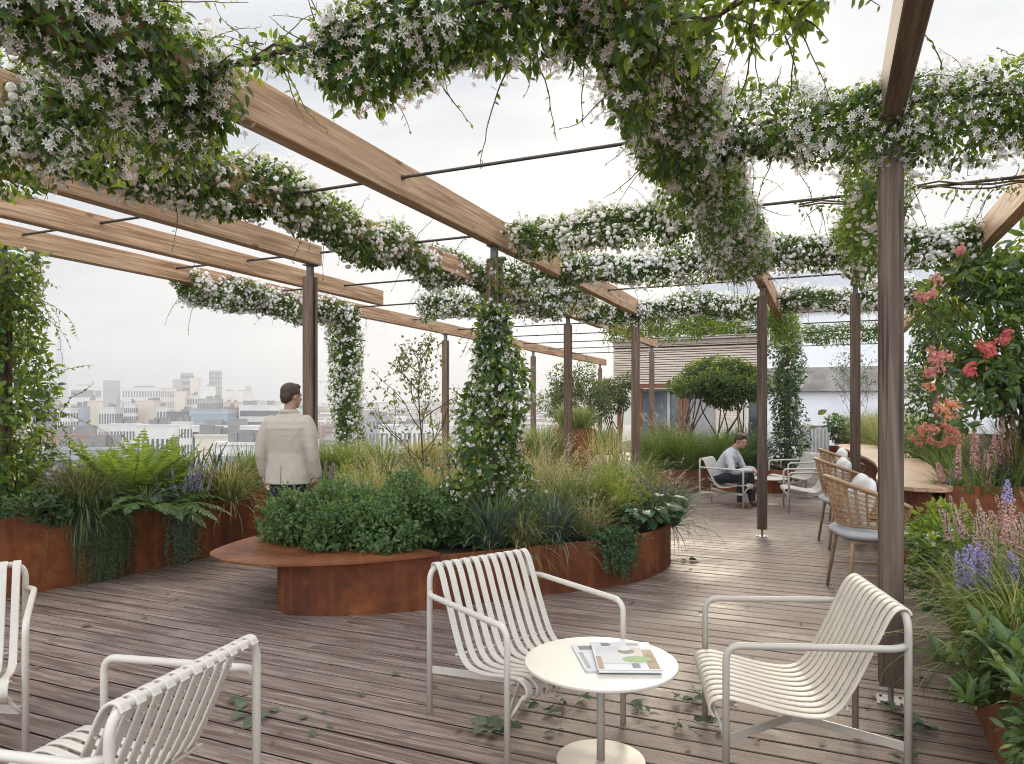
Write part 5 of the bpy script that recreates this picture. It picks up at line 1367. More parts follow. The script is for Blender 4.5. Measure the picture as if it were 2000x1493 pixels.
for x in (-6.3, -5.6, -4.3, -4.12):
    q = MB(); q.box((x, UF+.05, 1.10), (.12, .12, 2.17)); q.build('post', M_REDW, pv)
b = MB(); b.box((-3.62, UF+.42, 1.1), (.74, .06, 2.18)); b.build('panel', plain('panel_grey', (.45, .44, .44), .7, 0, .3, .15, 3), pv)
b = MB()
for i in range(22): b.box((-2.78, UF+.30, .55+.075*i), (.94, .03, .045))
b.build('louvre_shutter', M_SLATW, pv)
b = MB(); b.box((-2.02, UF+.42, 1.25), (.46, .04, 1.6)); b.build('window', M_DKGL, pv)
b = MB(); b.box((-2.5, UF+.36, .44), (1.5, .2, .05)); b.build('sill', M_FRAME, pv)
b = MB(); b.box((-2.5, UF+.5, .21), (1.5, .2, .41)); b.build('plinth', M_GREYW, pv)
# hedge on the roof
shrub('long clipped dark hedge on the pavilion roof', UV(UF+1.0, -2.9, 3.8), (0, 0, .3), (2.5, .5, .45), 7000, .10, LEAF4, [L_DARK, L_TREE], 26, name='roof_hedge', cat='hedge', young=.15, lr=(.16, .3), jitter=1.0, stems=0)

wb = thing('white_building', 'white rendered building with a stained concrete band closing the terrace at the right', 'building', (0, 0, 0), -TH)
b = MB(); b.box((6.2, 22.9+2, 1.0), (15.7, 4, 2.05)); b.build('lower_wall', M_RENDER, wb)
b = MB(); b.box((6.2, 22.76+2, 2.38), (15.75, 4.05, .70)); b.build('concrete_band', M_CONC, wb)
b = MB(); b.box((6.2, 22.9+2, 3.55), (15.7, 4, 1.63)); b.build('upper_wall', M_RENDER, wb)
b = MB(); b.box((6.2, 22.86+2, 4.41), (15.8, 4.1, .09)); b.build('coping', M_CONC, wb)
b = MB(); b.box((2.0, 28.0, 4.9), (13.5, 3.0, 2.6)); b.build('upper_storey', M_GREYW, wb)
for x, w, z, h in ((-.7, .9, 4.55, 1.0), (.9, 1.2, 4.7, 1.1), (2.6, 1.2, 4.7, 1.1), (-3.6, .6, 4.6, .7)):
    o = MB().box((x, 26.47, z), (w, .06, h)).build('window', plain('sky_glass', (.30, .36, .42), .1, 0, .9, .2, 2), wb)
    f = MB()
    for sx in (-1, 1): f.box((x+sx*w/2, 26.43, z), (.05, .07, h+.05))
    f.box((x, 26.43, z+h/2), (w, .068, .05)); f.box((x, 26.43, z-h/2), (w, .068, .05)); f.build('frame', plain('frame_dark', (.12, .12, .13), .5), o)
b = MB(); b.tube([(-.5, 26.0, 4.55), (4, 26.0, 4.55)], .02, 6)
for i in range(8): b.tube([(-.5+i*.64, 26.0, 3.7), (-.5+i*.64, 26.0, 4.55)], .012, 5)
b.build('railing', M_STEEL, wb)
# pale cabinet and wire chair against the wall
b = MB(); b.cbox((0, 0, .55), (.62, .45, 1.1), .01)
root = thing('cabinet', 'pale grey slatted storage cabinet standing against the white wall', 'cabinet', tuple(at(1589, 17.6)), -.2)
b.build('body', plain('cabinet_grey', (.46, .45, .44), .6), root); b = MB(); b.box((0, 0, 1.115), (.68, .5, .03)); b.build('lid', M_FRAME, root)
b = MB()
for i in range(7): b.box((-.25+i*.083, -.236, .55), (.05, .02, .98))
b.build('door', plain('cabinet_slat', (.52, .51, .5), .6), root)

# ------------------------------------------------------------ ground, hills, city
ZG = -30.0
def citymat(name, col, var=.12): return plain(name, col, .85, 0, .2, var, .05)
b = MB(); b.add([(-2980, -150, ZG), (2180, -150, ZG), (2180, 2030, ZG), (-2980, 2030, ZG)], [(0, 1, 2, 3)])
o = b.build('city_ground', citymat('city_ground', (.22, .21, .20))); o['kind'] = 'structure'
b = MB(); V = []; nx, ny = 90, 14
for j in range(ny):
    for i in range(nx):
        x = -2900+5000*i/(nx-1); y = 1500+500*j/(ny-1)
        h = (50+14*sin(x*.0021+1)+10*sin(x*.0057)+4*sin(x*.019))*min(1, j/3)*(1-.35*max(0, (x+200)/2000))
        V.append((x, y, ZG+max(0, h)))
b.add(V, [(j*nx+i, j*nx+i+1, (j+1)*nx+i+1, (j+1)*nx+i) for j in range(ny-1) for i in range(nx-1)])
o = b.build('hills', citymat('hill_green', (.10, .12, .09), .3), smooth=True); o['kind'] = 'structure'
W_OFF = citymat('city_white', (.66, .64, .61)); W_CRM = citymat('city_cream', (.62, .55, .46)); W_GRY = citymat('city_grey', (.33, .33, .34)); W_DRK = citymat('city_dark', (.15, .155, .17))
W_BRK = citymat('city_brick', (.34, .20, .165)); W_BLU = citymat('city_bluegrey', (.38, .42, .46)); W_PNK = citymat('city_pink', (.55, .42, .37)); W_WIN = plain('city_window', (.07, .08, .095), .2, 0, .7, .2, .1); W_GLS = plain('city_glass', (.22, .28, .33), .15, 0, .8, .2, .08)
W_ROOF = citymat('city_roof', (.24, .23, .23))
def bld(name, label, px0, px1, pyt, D, wall, rows=0, cols=0, win='punched', wm=None, depth=None, rot=.18, plant=2, top=None, cat='building', ribs=None):
    """one city building: walls, window openings, roof edge and roof plant, D metres away"""
    x0 = (px0-1000)/F*D; x1 = (px1-1000)/F*D; zt = 1.5+(HOR-pyt)*D/F; w = x1-x0; d = depth or w*(.7 if D > 300 else .3); h = zt-ZG
    e = thing(name, label, cat, ((x0+x1)/2, D+d/2, ZG), rot)
    w = w/(cos(rot)+.35*abs(sin(rot)))
    MB().box((0, 0, h/2), (w, d, h)).build('wall', wall, e)
    t = MB(); t.box((0, 0, h+.25), (w+.4, d+.4, .5)); t.build('parapet', top or wall, e)
    if plant:
        for k in range(plant):
            t = MB(); ww = w*rng.uniform(.12, .3); hh = rng.uniform(.8, 2.2)*(1+D/1500); t.box((w*rng.uniform(-.32, .32), d*rng.uniform(-.25, .25), h+.5+hh/2+.01*k), (ww, d*.3, hh)); t.build('roof_plant', W_ROOF, e)
    if rows:
        t = MB(); vis = min(h*.97, max(h-(1.5-(900-HOR)*D/F-ZG)+4, 8)); fh = vis/rows
        for side in (0, 1):
            ww, ax = (w, 0) if side == 0 else (d, 1)
            nc = cols if side == 0 else max(1, int(cols*d/w))
            for r in range(rows):
                z = h-1.2-fh*(r+.5)
                if win == 'band':
                    if side == 0: t.box((0, -d/2-.02, z), (ww*.94, .2, fh*.5))
                    else: t.box((-w/2-.02, 0, z), (.2, ww*.92, fh*.5)); t.box((w/2+.02, 0, z), (.2, ww*.92, fh*.5))
                else:
                    for c in range(nc):
                        x = -ww/2+ww*(c+.5)/nc; cw = ww/nc*(.5 if win == 'punched' else .82); ch = fh*(.58 if win == 'punched' else .84)
                        if side == 0: t.box((x, -d/2-.02, z), (cw, .2, ch))
                        else: t.box((w/2+.02, x, z), (.2, cw, ch)); t.box((-w/2-.02, x, z), (.2, cw, ch))
        o = t.build('windows', wm or W_WIN, e); o['kind'] = 'stuff'
    return e
CB = 'city buildings beyond the roof edge'
data = [
 ('office_tower', 'dark grey hazy block with vertical stripes, left of the spire', 79, 102, 757, 900, W_GRY, 6, 6, 'band'),
 ('office_block', 'long pale hazy slab block on the skyline right of the spire', 135, 181, 754, 1100, W_OFF, 3, 1, 'band'),
 ('office_tower', 'plain grey square tower standing alone on the skyline', 200, 226, 744, 1000, W_GRY, 0, 0, 'band'),
 ('apartment_block', 'wide terraced hilltop block in the middle of the skyline', 238, 318, 758, 1000, W_OFF, 4, 14, 'punched'),
 ('office_tower', 'lowest tower of the skyline trio, grey', 336, 352, 742, 1050, W_GRY, 0, 0, 'band'),
 ('office_tower', 'tallest tower of the skyline trio, ribbed grey', 351, 373, 729, 1080, W_GRY, 9, 1, 'band'),
 ('office_tower', 'cream tower on the right of the skyline trio', 371, 389, 739, 1020, W_CRM, 0, 0, 'band'),
 ('office_tower', 'tall slim pale grey tower right of the skyline trio', 407, 429, 724, 1150, W_BLU, 12, 4, 'grid'),
 ('apartment_block', 'pale broad block in front of the tall slim tower', 388, 415, 756, 900, W_OFF, 0, 0, 'band'),
 ('office_block', 'very faint long low block on the far right skyline', 430, 482, 765, 1300, W_OFF, 0, 0, 'band'),
 ('office_tower', 'small faint stub tower on the far right skyline', 478, 489, 755, 1350, W_GRY, 0, 0, 'band'),
 ('apartment_block', 'white building with a grid of dark square windows', 241, 263, 790, 420, W_OFF, 7, 6, 'punched'),
 ('apartment_block', 'big cream building with a blank side wall in the middle of the city', 263, 305, 784, 430, W_CRM, 0, 0, 'band'),
 ('apartment_block', 'narrow white building right of the blank cream wall', 304, 323, 796, 420, W_OFF, 5, 3, 'punched'),
 ('apartment_block', 'cream corner building behind the dark roof', 340, 360, 766, 640, W_CRM, 0, 0, 'band'),
 ('apartment_block', 'white corner building with few windows, right of the cream corner', 360, 383, 773, 650, W_OFF, 5, 4, 'punched'),
 ('glass_building', 'wide blue-grey glass-fronted building in mid distance', 368, 443, 802, 400, W_BLU, 5, 14, 'grid'),
 ('warehouse', 'low building with a long dark roof left of the glass front', 323, 368, 806, 400, W_DRK, 0, 0, 'band'),
 ('apartment_block', 'white block with pinkish window columns near the left climber', 111, 141, 799, 360, W_OFF, 7, 5, 'punched'),
 ('glass_building', 'grey block with dark glass bands right of the pinkish windows', 140, 166, 796, 380, W_GRY, 6, 4, 'grid'),
 ('apartment_block', 'beige tall-shouldered block at left centre of the city', 165, 192, 784, 430, W_CRM, 0, 0, 'band'),
 ('apartment_block', 'white block with few windows right of the beige one', 192, 228, 797, 420, W_OFF, 3, 6, 'punched'),
 ('office_block', 'long white office with dark window bands left of the standing man', 465, 545, 793, 420, W_OFF, 5, 1, 'band'),
 ('apartment_block', 'brick-pink building between the glass front and the long white office', 441, 468, 798, 430, W_BRK, 5, 6, 'punched'),
 ('apartment_block', 'grey roofed block behind the glass front', 385, 425, 780, 560, W_GRY, 4, 8, 'punched'),
 ('apartment_block', 'dull pink terrace behind the long white office', 430, 470, 786, 600, W_PNK, 3, 9, 'punched'),
 ('apartment_block', 'dark fronted building at the left beside the climber', 62, 108, 792, 380, W_GRY, 7, 8, 'grid'),
 ('warehouse', 'low brick row in front of the white blocks at left', 75, 190, 852, 210, W_BRK, 2, 16, 'punched'),
 ('warehouse', 'low white building with small dark windows above the ferns', 215, 268, 830, 260, W_OFF, 3, 9, 'punched'),
 ('warehouse', 'pale flat-roofed sheds above the right-hand fern', 265, 340, 832, 250, W_OFF, 1, 8, 'punched'),
 ('apartment_block', 'small white house with dark windows in front of the glass building', 333, 374, 826, 300, W_OFF, 3, 6, 'punched'),
 ('warehouse', 'white industrial block with wide dark windows left of the standing man', 374, 510, 834, 260, W_OFF, 2, 9, 'grid'),
 ('warehouse', 'beige low roof nearest the planter, centre left', 380, 475, 853, 170, W_CRM, 0, 0, 'band'),
 ('glass_building', 'low glass-sided roof structure just behind the purple flowers', 412, 520, 870, 120, W_OFF, 1, 12, 'grid'),
 ('warehouse', 'long grey flat roof behind the ferns', 60, 240, 880, 140, W_GRY, 1, 14, 'grid'),
 ('apartment_block', 'hazy white block between the man and the flowering post', 548, 600, 800, 420, W_OFF, 5, 8, 'punched'),
 ('apartment_block', 'hazy grey block right of the flowering roof-edge post', 700, 760, 815, 400, W_GRY, 4, 8, 'punched'),
 ('warehouse', 'hazy low white roofs behind the young tree', 740, 850, 832, 300, W_OFF, 2, 12, 'punched'),
 ('apartment_block', 'hazy cream block behind the young tree', 795, 850, 812, 500, W_CRM, 4, 8, 'punched'),
]
mid = {}
for i, d in enumerate(data):
    nm, lab, x0, x1, yt, D, w, r_, c_, wn = d
    bld(nm, lab, x0, x1, yt, D, w, r_, c_, wn, wm=W_GLS if nm == 'glass_building' else None, rot=.16*(1 if i % 3 else -1)*(.4 if x1-x0 > 70 else 1), plant=0 if nm == 'office_tower' else (2 if D > 300 else 5))['group'] = CB
# spire
x = (117-1000)/F*1500; e = thing('spire_tower', 'very tall slim glass spire tapering to a point at the left of the skyline', 'tower', (x, 1500, ZG)); e['group'] = CB
b = MB(); zt = 1.5+(800-652)*1500/F-ZG
b.loft([A_([(-16, -16, 0), (16, -16, 0), (16, 16, 0), (-16, 16, 0)]), A_([(-2.2, -2.2, zt), (2.2, -2.2, zt), (2.2, 2.2, zt), (-2.2, 2.2, zt)])]); b.build('body', W_BLU, e)
b = MB(); b.tube([(0, 0, zt), (0, 0, zt+12)], [1.4, .3], 6); b.build('mast', W_GRY, e)
# the far mass of roofs
b = MB(); mats = [W_OFF, W_CRM, W_GRY, W_BRK, W_PNK, W_ROOF]; bw = MB()
for k in range(1700):
    D = rng.uniform(520, 1480)**1.0; px = rng.uniform(-250, 1100); x = (px-1000)/F*D
    rise = max(0, (D-500))*.026
    hgt = rng.uniform(9, 20)+rise; w = rng.uniform(8, 24); d = rng.uniform(8, 18)
    R = Matrix.Rotation(rng.choice([.2, -.15, .5]), 3, 'Z')
    m = rng.choice(6, p=[.36, .2, .16, .1, .12, .06])
    b.box((x, D, ZG+hgt/2), (w, d, hgt), R, int(m))
    if rng.uniform() < .5: b.box((x, D, ZG+hgt+.8), (w*.6, d*.6, 1.6), R, 5)
    if m < 5 and D < 1200:
        for j in range(2):
            bw.box((x-.2, D-.12, ZG+hgt-2.6-3.4*j), (w*.86, d+.1, 1.2), R, 0)
o = b.build('distant_city', mats); o['kind'] = 'stuff'; o['label'] = 'hazy mass of far-off city roofs on the horizon'
o2 = bw.build('window_strip', W_WIN, o); o2['kind'] = 'stuff'
# ------------------------------------------------------------ haze
b = MB(); b.box((-400, 925, 77), (5200, 2250, 216))
hz = bpy.data.materials.new('haze'); hz.use_nodes = True; t = hz.node_tree; t.nodes.clear()
po = t.nodes.new('ShaderNodeVolumePrincipled'); po.inputs['Color'].default_value = (.97, .98, 1, 1); po.inputs['Density'].default_value = .0006; po.inputs['Anisotropy'].default_value = .35
ou = t.nodes.new('ShaderNodeOutputMaterial'); t.links.new(po.outputs[0], ou.inputs['Volume'])
o = b.build('haze', hz); o['kind'] = 'stuff'
# ------------------------------------------------------------ people
M_SKIN = plain('skin', (0.42, 0.245, 0.175), .5, 0, .4, .08, 15)
M_HAIR = plain('hair_brown', (0.055, 0.032, 0.018), .5, 0, .4, .4, 60, .4)
M_JACKET = plain('jacket_linen', (0.47, 0.415, 0.35), .9, 0, .15, .04, 12, .04)
M_TROU = plain('trousers_navy', (0.028, 0.032, 0.045), .85, 0, .2, .2, 40, .25)
M_SHIRT = plain('shirt_grey', (0.50, 0.51, 0.525), .85, 0, .2, .07, 40, .25)
M_SHOE = plain('shoe_brown', (0.12, 0.06, 0.03), .45, 0, .4, .2, 20)
M_EYE = plain('eye_dark', (0.02, 0.015, 0.012), .2)
def limb(b, pts, rad, sides=14, n=5, sq=None):
    P = smoothpath(pts, n); f = np.linspace(0, len(pts)-1, len(P)); r = np.interp(f, np.arange(len(pts)), rad)
    b.tube(P, r, sides, sq=sq)
    b.ell(P[0], (r[0],)*3, nu=sides); b.ell(P[-1], (r[-1],)*3, nu=sides)
def torso(b, rings, n=28, k=2.4):
    """rings: (centre, half width vec, half depth vec)"""
    out = []
    for c, wv, dv in rings:
        o = []
        for i in range(n):
            a = 2*pi*i/n; q = (abs(cos(a))**k+abs(sin(a))**k)**(-1/k)
            o.append(A_(c)+A_(wv)*q*cos(a)+A_(dv)*q*sin(a))
        out.append(A_(o))
    b.loft(out)
def fuse(b, name, mat, parent, vox, smooth=4):
    """one continuous surface from overlapping volumes"""
    o = b.build(name, mat, None, smooth=True)
    m = o.modifiers.new('r', 'REMESH'); m.mode = 'VOXEL'; m.voxel_size = vox; m.use_smooth_shade = True
    s = o.modifiers.new('s', 'SMOOTH'); s.iterations = smooth; s.factor = .5
    dg = bpy.context.evaluated_depsgraph_get(); me = bpy.data.meshes.new_from_object(o.evaluated_get(dg))
    o.modifiers.clear(); old = o.data; o.data = me; bpy.data.meshes.remove(old); me.name = name
    if not me.materials: me.materials.append(mat)
    o.parent = parent; return o
def head(b, c, yaw, pitch, s=1.0):
    """skull, jaw, nose, ears; +Y is the face before turning. returns frame"""
    R = A_(Matrix.Rotation(yaw, 3, 'Z') @ Matrix.Rotation(pitch, 3, 'X')); c = A_(c)
    P = lambda x, y, z: c+R @ (A_([x, y, z])*s)
    b.ell(P(0, -.012, .035), A_([.076, .094, .088])*s, R=R, nu=18, nv=14)
    b.ell(P(0, .028, -.035), A_([.058, .066, .082])*s, R=R, nu=16, nv=12)
    b.ell(P(0, .062, -.088), A_([.028, .024, .022])*s, R=R)
    b.tube([P(0, .084, .012), P(0, .106, -.025), P(0, .090, -.036)], [.009*s, .015*s, .012*s], 8)
    b.ell(P(0, .085, -.062), A_([.026, .012, .010])*s, R=R)
    b.ell(P(0, .082, .022), A_([.055, .014, .012])*s, R=R)
    for k in (-1, 1): b.ell(P(k*.078, -.004, -.005), A_([.010, .020, .032])*s, R=R)
    return R, P
def hair(P, R, parent, s=1.0):
    b = MB()
    b.ell(P(0, -.020, .050), A_([.083, .098, .088])*s, R=R, nu=18, nv=14)
    b.ell(P(0, -.058, .000), A_([.074, .056, .070])*s, R=R, nu=16, nv=12)
    b.ell(P(0, .030, .098), A_([.064, .050, .034])*s, R=R)
    b.ell(P(0, -.070, -.035), A_([.058, .036, .042])*s, R=R)
    for k in (-1, 1): b.ell(P(k*.074, -.012, .036), A_([.013, .030, .036])*s, R=R)
    return fuse(b, 'hair', M_HAIR, parent, .007, 3)
def hand(b, w, d, palm_n, s=1.0, curl=.5, side=1):
    """palm and five bent fingers from wrist w along d; palm_n points out of the palm"""
    w = A_(w, float); d = nrm(A_(d, float)); n = A_(palm_n, float); n = nrm(n-d*np.dot(n, d)); x = np.cross(d, n)*side
    R = np.stack([x, d, n], 1)
    b.ell(w+d*.045*s, A_([.040, .055, .017])*s, R=R)
    for i, (ox, L) in enumerate(((-.030, .068), (-.010, .078), (.011, .074), (.031, .058))):
        p = w+d*.085*s+x*ox*s; v = d.copy(); pts = [p-d*.02*s]
        for k, fr in enumerate((.45, .32, .23)):
            v = nrm(v+n*curl*(.35+.25*k)); pts.append(pts[-1]+v*L*fr*1.25*s)
        b.tube(pts, [.0095*s, .009*s, .008*s, .0065*s], 8); b.ell(pts[-1], (.0068*s,)*3)
    p = w+d*.022*s-x*.032*s; v = nrm(d*.7-x*.65+n*.35); b.tube([p, p+v*.036*s, p+v*.036*s+nrm(d+n*.4)*.034*s], [.013*s, .011*s, .008*s], 8)
    b.ell(p+v*.036*s+nrm(d+n*.4)*.034*s, (.008*s,)*3)

# --- man standing with his back to us
p1 = thing('person', 'standing person seen from behind in a pale beige blazer and dark trousers', 'person', (-2.13, 6.86, 0), radians(-12)); p1.scale = (1.0, 1.0, .975)
b = MB()
R, P = head(b, (.012, .03, 1.665), radians(-28), radians(-4))
limb(b, [(0, -.01, 1.40), (.002, .005, 1.50), (.01, .02, 1.60)], [.070, .058, .056])
torso(b, [((0, 0, .92), (.16, 0, 0), (0, .10, 0)), ((0, 0, 1.1), (.14, 0, 0), (0, .095, 0)), ((0, 0, 1.3), (.17, 0, 0), (0, .11, 0)), ((0, -.01, 1.43), (.15, 0, 0), (0, .08, 0))])
arms = {}
for k in (-1, 1):
    sh = (k*.185, -.01, 1.41); el = (k*.262, -.045, 1.13); wr = (k*.275, .03, .885)
    limb(b, [sh, el, wr], [.052, .042, .028]); hand(b, wr, (-k*.05, .10, -1), (-k*1.0, .15, 0), 1.0, .45, k); arms[k] = (sh, el, wr)
    limb(b, [(k*.095, 0, .92), (k*.105, .015, .50), (k*.11, -.03, .09)], [.085, .058, .042]); b.ell((k*.115, .05, .05), (.04, .11, .04))
fuse(b, 'body', M_SKIN, p1, .008, 3); hair(P, R, p1)
b = MB()
torso(b, [((0, .0, .815), (.232, 0, 0), (0, .155, 0)), ((0, .0, .90), (.226, 0, 0), (0, .15, 0)), ((0, 0, 1.02), (.208, 0, 0), (0, .138, 0)), ((0, 0, 1.12), (.200, 0, 0), (0, .130, 0)), ((0, -.005, 1.25), (.215, 0, 0), (0, .138, 0)),
          ((0, -.012, 1.36), (.222, 0, 0), (0, .135, 0)), ((0, -.012, 1.43), (.205, 0, 0), (0, .108, 0)), ((0, -.005, 1.475), (.135, 0, 0), (0, .085, 0)), ((0, .0, 1.51), (.078, 0, 0), (0, .070, 0)), ((0, .004, 1.535), (.070, 0, 0), (0, .066, 0))])
for k in (-1, 1):
    sh, el, wr = arms[k]; s2 = (k*.18, -.012, 1.405)
    limb(b, [s2, (k*.232, -.03, 1.30), el, (k*.272, -.005, .99), (wr[0], wr[1]-.004, .90)], [.078, .074, .062, .056, .049], 16)
jk = fuse(b, 'jacket', M_JACKET, p1, .009, 3)
def folds(o, amp, seed):
    """soft cloth creases pushed along the normals"""
    me = o.data; n = len(me.vertices); co = np.zeros(n*3, np.float32); me.vertices.foreach_get('co', co); co = co.reshape(-1, 3).astype(float)
    nn = np.zeros(n*3, np.float32); me.vertices.foreach_get('normal', nn); nn = nn.reshape(-1, 3).astype(float)
    r_ = np.random.default_rng(seed); d_ = np.zeros(n)
    for k in range(9):
        f = A_([r_.normal()*9, r_.normal()*9, r_.normal()*26]); w = np.sin(co @ f+r_.uniform(0, 6))
        m = np.sin(co @ A_([r_.normal()*7, r_.normal()*7, r_.normal()*6])+r_.uniform(0, 6))
        d_ += np.clip(m, 0, 1)*(1-np.abs(w))**1.5
    co += nn*((d_-d_.mean())*amp)[:, None]
    me.vertices.foreach_set('co', co.astype(np.float32).ravel()); me.update()
folds(jk, .003, 3)
b = MB()     # collar, vent seam and pocket flaps sit proud of the jacket
b.tube(smoothpath([(-.085, .05, 1.50), (-.07, -.045, 1.515), (0, -.078, 1.52), (.07, -.045, 1.515), (.085, .05, 1.50)], 5), .008, 8, sq=(1, 2.2))
b.build('collar', M_JACKET, p1, smooth=True)
b = MB(); b.bar((0, -.160, .815), (0, -.146, 1.0), .004, .004, up=(0, 1, 0)); b.build('back_vent', plain('seam', (.25, .22, .18), .9), p1)
b = MB()
torso(b, [((0, 0, .80), (.17, 0, 0), (0, .12, 0)), ((0, 0, .98), (.165, 0, 0), (0, .115, 0))])
for k in (-1, 1): limb(b, [(k*.088, 0, .84), (k*.10, .015, .50), (k*.11, -.02, .10)], [.098, .078, .062], 16)
fuse(b, 'trousers', M_TROU, p1, .009, 4)
for k in (-1, 1):
    b = MB(); b.ell((k*.115, .055, .045), (.047, .125, .045)); b.box((k*.115, .055, .012), (.085, .25, .024)); fuse(b, 'shoe', M_SHOE, p1, .008, 3)

# --- man sitting in the far chair, leaning forward
fd = facing((.85, -.53))
p2 = thing('person', 'seated person leaning forward with forearms on his knees, pale shirt and navy trousers', 'person', (3.27, 11.33, -.0), fd+radians(-6)); p2.scale = (.95, .95, .92)
b = MB(); hip = (0, -.02, .44)
R, P = head(b, (.0, .36, 1.095), radians(-16), radians(-16))
limb(b, [(0, .20, .90), (0, .27, .98), (0, .325, 1.045)], [.072, .058, .056])
lean = nrm(A_([0, .30, .46])); fw = A_([0, .46, -.30])/np.linalg.norm([.46, .30])
def tc(f): return A_([0, -.05, .43])+A_([0, .28, .48])*f
torso(b, [(tc(0), (.16, 0, 0), fw*.10), (tc(.35), (.145, 0, 0), fw*.10), (tc(.75), (.165, 0, 0), fw*.105), (tc(.98), (.15, 0, 0), fw*.08)])
A2 = {}
for k in (-1, 1):
    sh = A_([k*.18, .205, .865]); el = A_([k*.245, .33, .60]); wr = A_([k*.06, .56, .62])
    limb(b, [sh, el, wr], [.05, .042, .028]); hand(b, wr, (-k*.75, .6, -.1), (0, -.3, -1), 1.0, .55, k); A2[k] = (sh, el, wr)
    kn = (k*.15, .46, .50); an = (k*.13, .40 if k > 0 else .50, .09)
    limb(b, [(k*.10, 0, .46), kn], [.085, .06]); limb(b, [kn, an], [.06, .042]); b.ell((an[0], an[1]+.06, .05), (.04, .11, .04))
fuse(b, 'body', M_SKIN, p2, .008, 3); hair(P, R, p2)
b = MB()
for k in (-1, 1): b.ell(P(k*.032, .086, .004), (.012, .006, .007), R=R)
b.build('eyes', M_EYE, p2)
b = MB()
torso(b, [(tc(-.05), (.185, 0, 0), fw*.13), (tc(.2), (.182, 0, 0), fw*.128), (tc(.5), (.19, 0, 0), fw*.128), (tc(.8), (.20, 0, 0), fw*.125), (tc(.97), (.18, 0, 0), fw*.10), (tc(1.06), (.11, 0, 0), fw*.08), (tc(1.12), (.07, 0, 0), fw*.066)])
for k in (-1, 1):
    sh, el, wr = A2[k]; limb(b, [sh+A_([-k*.01, 0, 0]), (sh+el)/2, el, el+(wr-el)*.5, el+(wr-el)*.92], [.072, .064, .056, .047, .040], 14)
folds(fuse(b, 'shirt', M_SHIRT, p2, .009, 3), .005, 5)
b = MB(); torso(b, [((0, -.06, .38), (.17, 0, 0), (0, .12, 0)), ((0, -.05, .50), (.18, 0, 0), (0, .12, 0)), ((0, -.03, .55), (.17, 0, 0), (0, .10, 0))])
for k in (-1, 1):
    kn = (k*.15, .46, .50); an = (k*.13, .40 if k > 0 else .50, .12)
    limb(b, [(k*.095, -.02, .455), (k*.13, .25, .48), kn], [.10, .088, .074], 14); limb(b, [kn, (kn[0], (kn[1]+an[1])/2-.01, .3), an], [.072, .064, .056], 14)
fuse(b, 'trousers', M_TROU, p2, .009, 4)
for k in (-1, 1):
    ay = .40 if k > 0 else .50
    b = MB(); b.ell((k*.13, ay+.065, .045), (.046, .125, .045)); b.box((k*.13, ay+.065, .012), (.084, .25, .024)); fuse(b, 'shoe', M_SHOE, p2, .008, 3)
# ------------------------------------------------------------ sky, sun, camera
SUN_AZ, SUN_EL = radians(14), radians(21)       # azimuth right of straight ahead
w = bpy.data.worlds.new('World'); sc.world = w; w.use_nodes = True
t = w.node_tree; t.nodes.clear()
def wn(typ, **kw):
    n = t.nodes.new(typ)
    for k, v in kw.items(): setattr(n, k, v)
    return n
sky = wn('ShaderNodeTexSky', sky_type='NISHITA'); sky.sun_disc = False; sky.sun_elevation = SUN_EL; sky.sun_rotation = SUN_AZ; sky.altitude = 60; sky.air_density = 1.0; sky.dust_density = 3.0; sky.ozone_density = 1.0
b1 = wn('ShaderNodeBackground'); b1.inputs['Strength'].default_value = 0.07; t.links.new(sky.outputs[0], b1.inputs['Color'])
tc = wn('ShaderNodeTexCoord'); mp = wn('ShaderNodeMapping'); mp.inputs['Scale'].default_value = (1.0, 1.0, 2.6); t.links.new(tc.outputs['Generated'], mp.inputs['Vector'])
n1 = wn('ShaderNodeTexNoise'); n1.inputs['Scale'].default_value = 1.9; n1.inputs['Detail'].default_value = 7; n1.inputs['Roughness'].default_value = .52; n1.inputs['Distortion'].default_value = .35; t.links.new(mp.outputs[0], n1.inputs['Vector'])
cr = wn('ShaderNodeValToRGB'); e = cr.color_ramp.elements; e[0].position = .36; e[0].color = (.56, .64, .74, 1); e[1].position = .58; e[1].color = (.93, .94, .955, 1); t.links.new(n1.outputs['Fac'], cr.inputs['Fac'])
# overcast sky: luminance climbs towards the zenith; extra brightness added behind the camera as fill
sp = wn('ShaderNodeSeparateXYZ'); t.links.new(tc.outputs['Generated'], sp.inputs[0])
def mrange(src, a, b, c_, d_):
    n = wn('ShaderNodeMapRange', interpolation_type='SMOOTHSTEP'); t.links.new(src, n.inputs[0])
    for i, x in enumerate((a, b, c_, d_)): n.inputs[i+1].default_value = x
    return n.outputs[0]
zen = mrange(sp.outputs['Z'], .42, 1.0, .72, 2.2); beh = mrange(sp.outputs['Y'], .30, -.7, 0.0, 1.35)
ad = wn('ShaderNodeMath', operation='ADD'); t.links.new(zen, ad.inputs[0]); t.links.new(beh, ad.inputs[1])
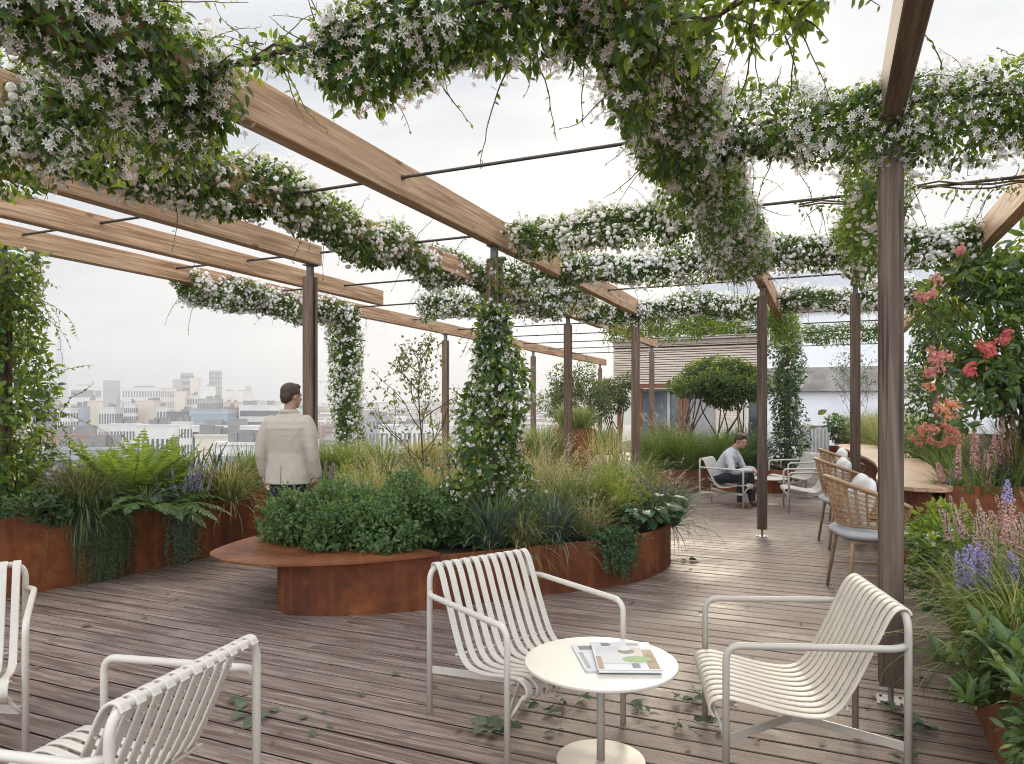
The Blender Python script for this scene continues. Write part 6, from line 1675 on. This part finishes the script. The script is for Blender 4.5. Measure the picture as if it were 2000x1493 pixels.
# bright thin cloud round the hidden sun
sd = wn('ShaderNodeVectorMath', operation='DOT_PRODUCT'); t.links.new(tc.outputs['Generated'], sd.inputs[0]); sd.inputs[1].default_value = (sin(SUN_AZ)*cos(SUN_EL), cos(SUN_AZ)*cos(SUN_EL), sin(SUN_EL))
glow = mrange(sd.outputs['Value'], .80, 1.0, 0.0, .02)
a2 = wn('ShaderNodeMath', operation='ADD'); t.links.new(ad.outputs[0], a2.inputs[0]); t.links.new(glow, a2.inputs[1]); ad = a2
b2 = wn('ShaderNodeBackground'); t.links.new(cr.outputs[0], b2.inputs['Color']); t.links.new(ad.outputs[0], b2.inputs['Strength'])
mx = wn('ShaderNodeMixShader'); mx.inputs[0].default_value = 0.93; t.links.new(b1.outputs[0], mx.inputs[1]); t.links.new(b2.outputs[0], mx.inputs[2])
ow = wn('ShaderNodeOutputWorld'); t.links.new(mx.outputs[0], ow.inputs['Surface'])
sl = bpy.data.lights.new('sun', 'SUN'); sl.energy = 2.7; sl.angle = radians(22); sl.color = (1.0, .86, .66)
so = bpy.data.objects.new('sun', sl); COL.objects.link(so)
d = Vector((sin(SUN_AZ)*cos(SUN_EL), cos(SUN_AZ)*cos(SUN_EL), sin(SUN_EL)))
so.rotation_euler = d.to_track_quat('Z', 'Y').to_euler(); so.location = (0, 0, 20)

cam = bpy.data.cameras.new('camera'); co = bpy.data.objects.new('camera', cam); COL.objects.link(co)
co.location = (0, 0, H0); co.rotation_euler = (pi/2, 0, 0)
cam.sensor_width = 36; cam.sensor_fit = 'HORIZONTAL'; cam.lens = F/2000*36; cam.shift_y = 53.5/2000
cam.clip_start = .05; cam.clip_end = 12000
sc.camera = co
vs = sc.view_settings; vs.view_transform = 'Standard'; vs.look = 'None'; vs.exposure = 0.32; vs.gamma = 1.0
c = sc.cycles if hasattr(sc, 'cycles') else None
sc.render.engine = 'CYCLES'; c = sc.cycles
c.max_bounces = 7; c.diffuse_bounces = 3; c.glossy_bounces = 3; c.transmission_bounces = 4; c.transparent_max_bounces = 6; c.volume_bounces = 0
c.use_denoising = True; c.denoising_prefilter = 'FAST'; c.filter_width = 1.05; c.denoiser = 'OPENIMAGEDENOISE'; c.use_adaptive_sampling = True; c.adaptive_threshold = .01
c.caustics_reflective = False; c.caustics_refractive = False
sc.render.use_persistent_data = False
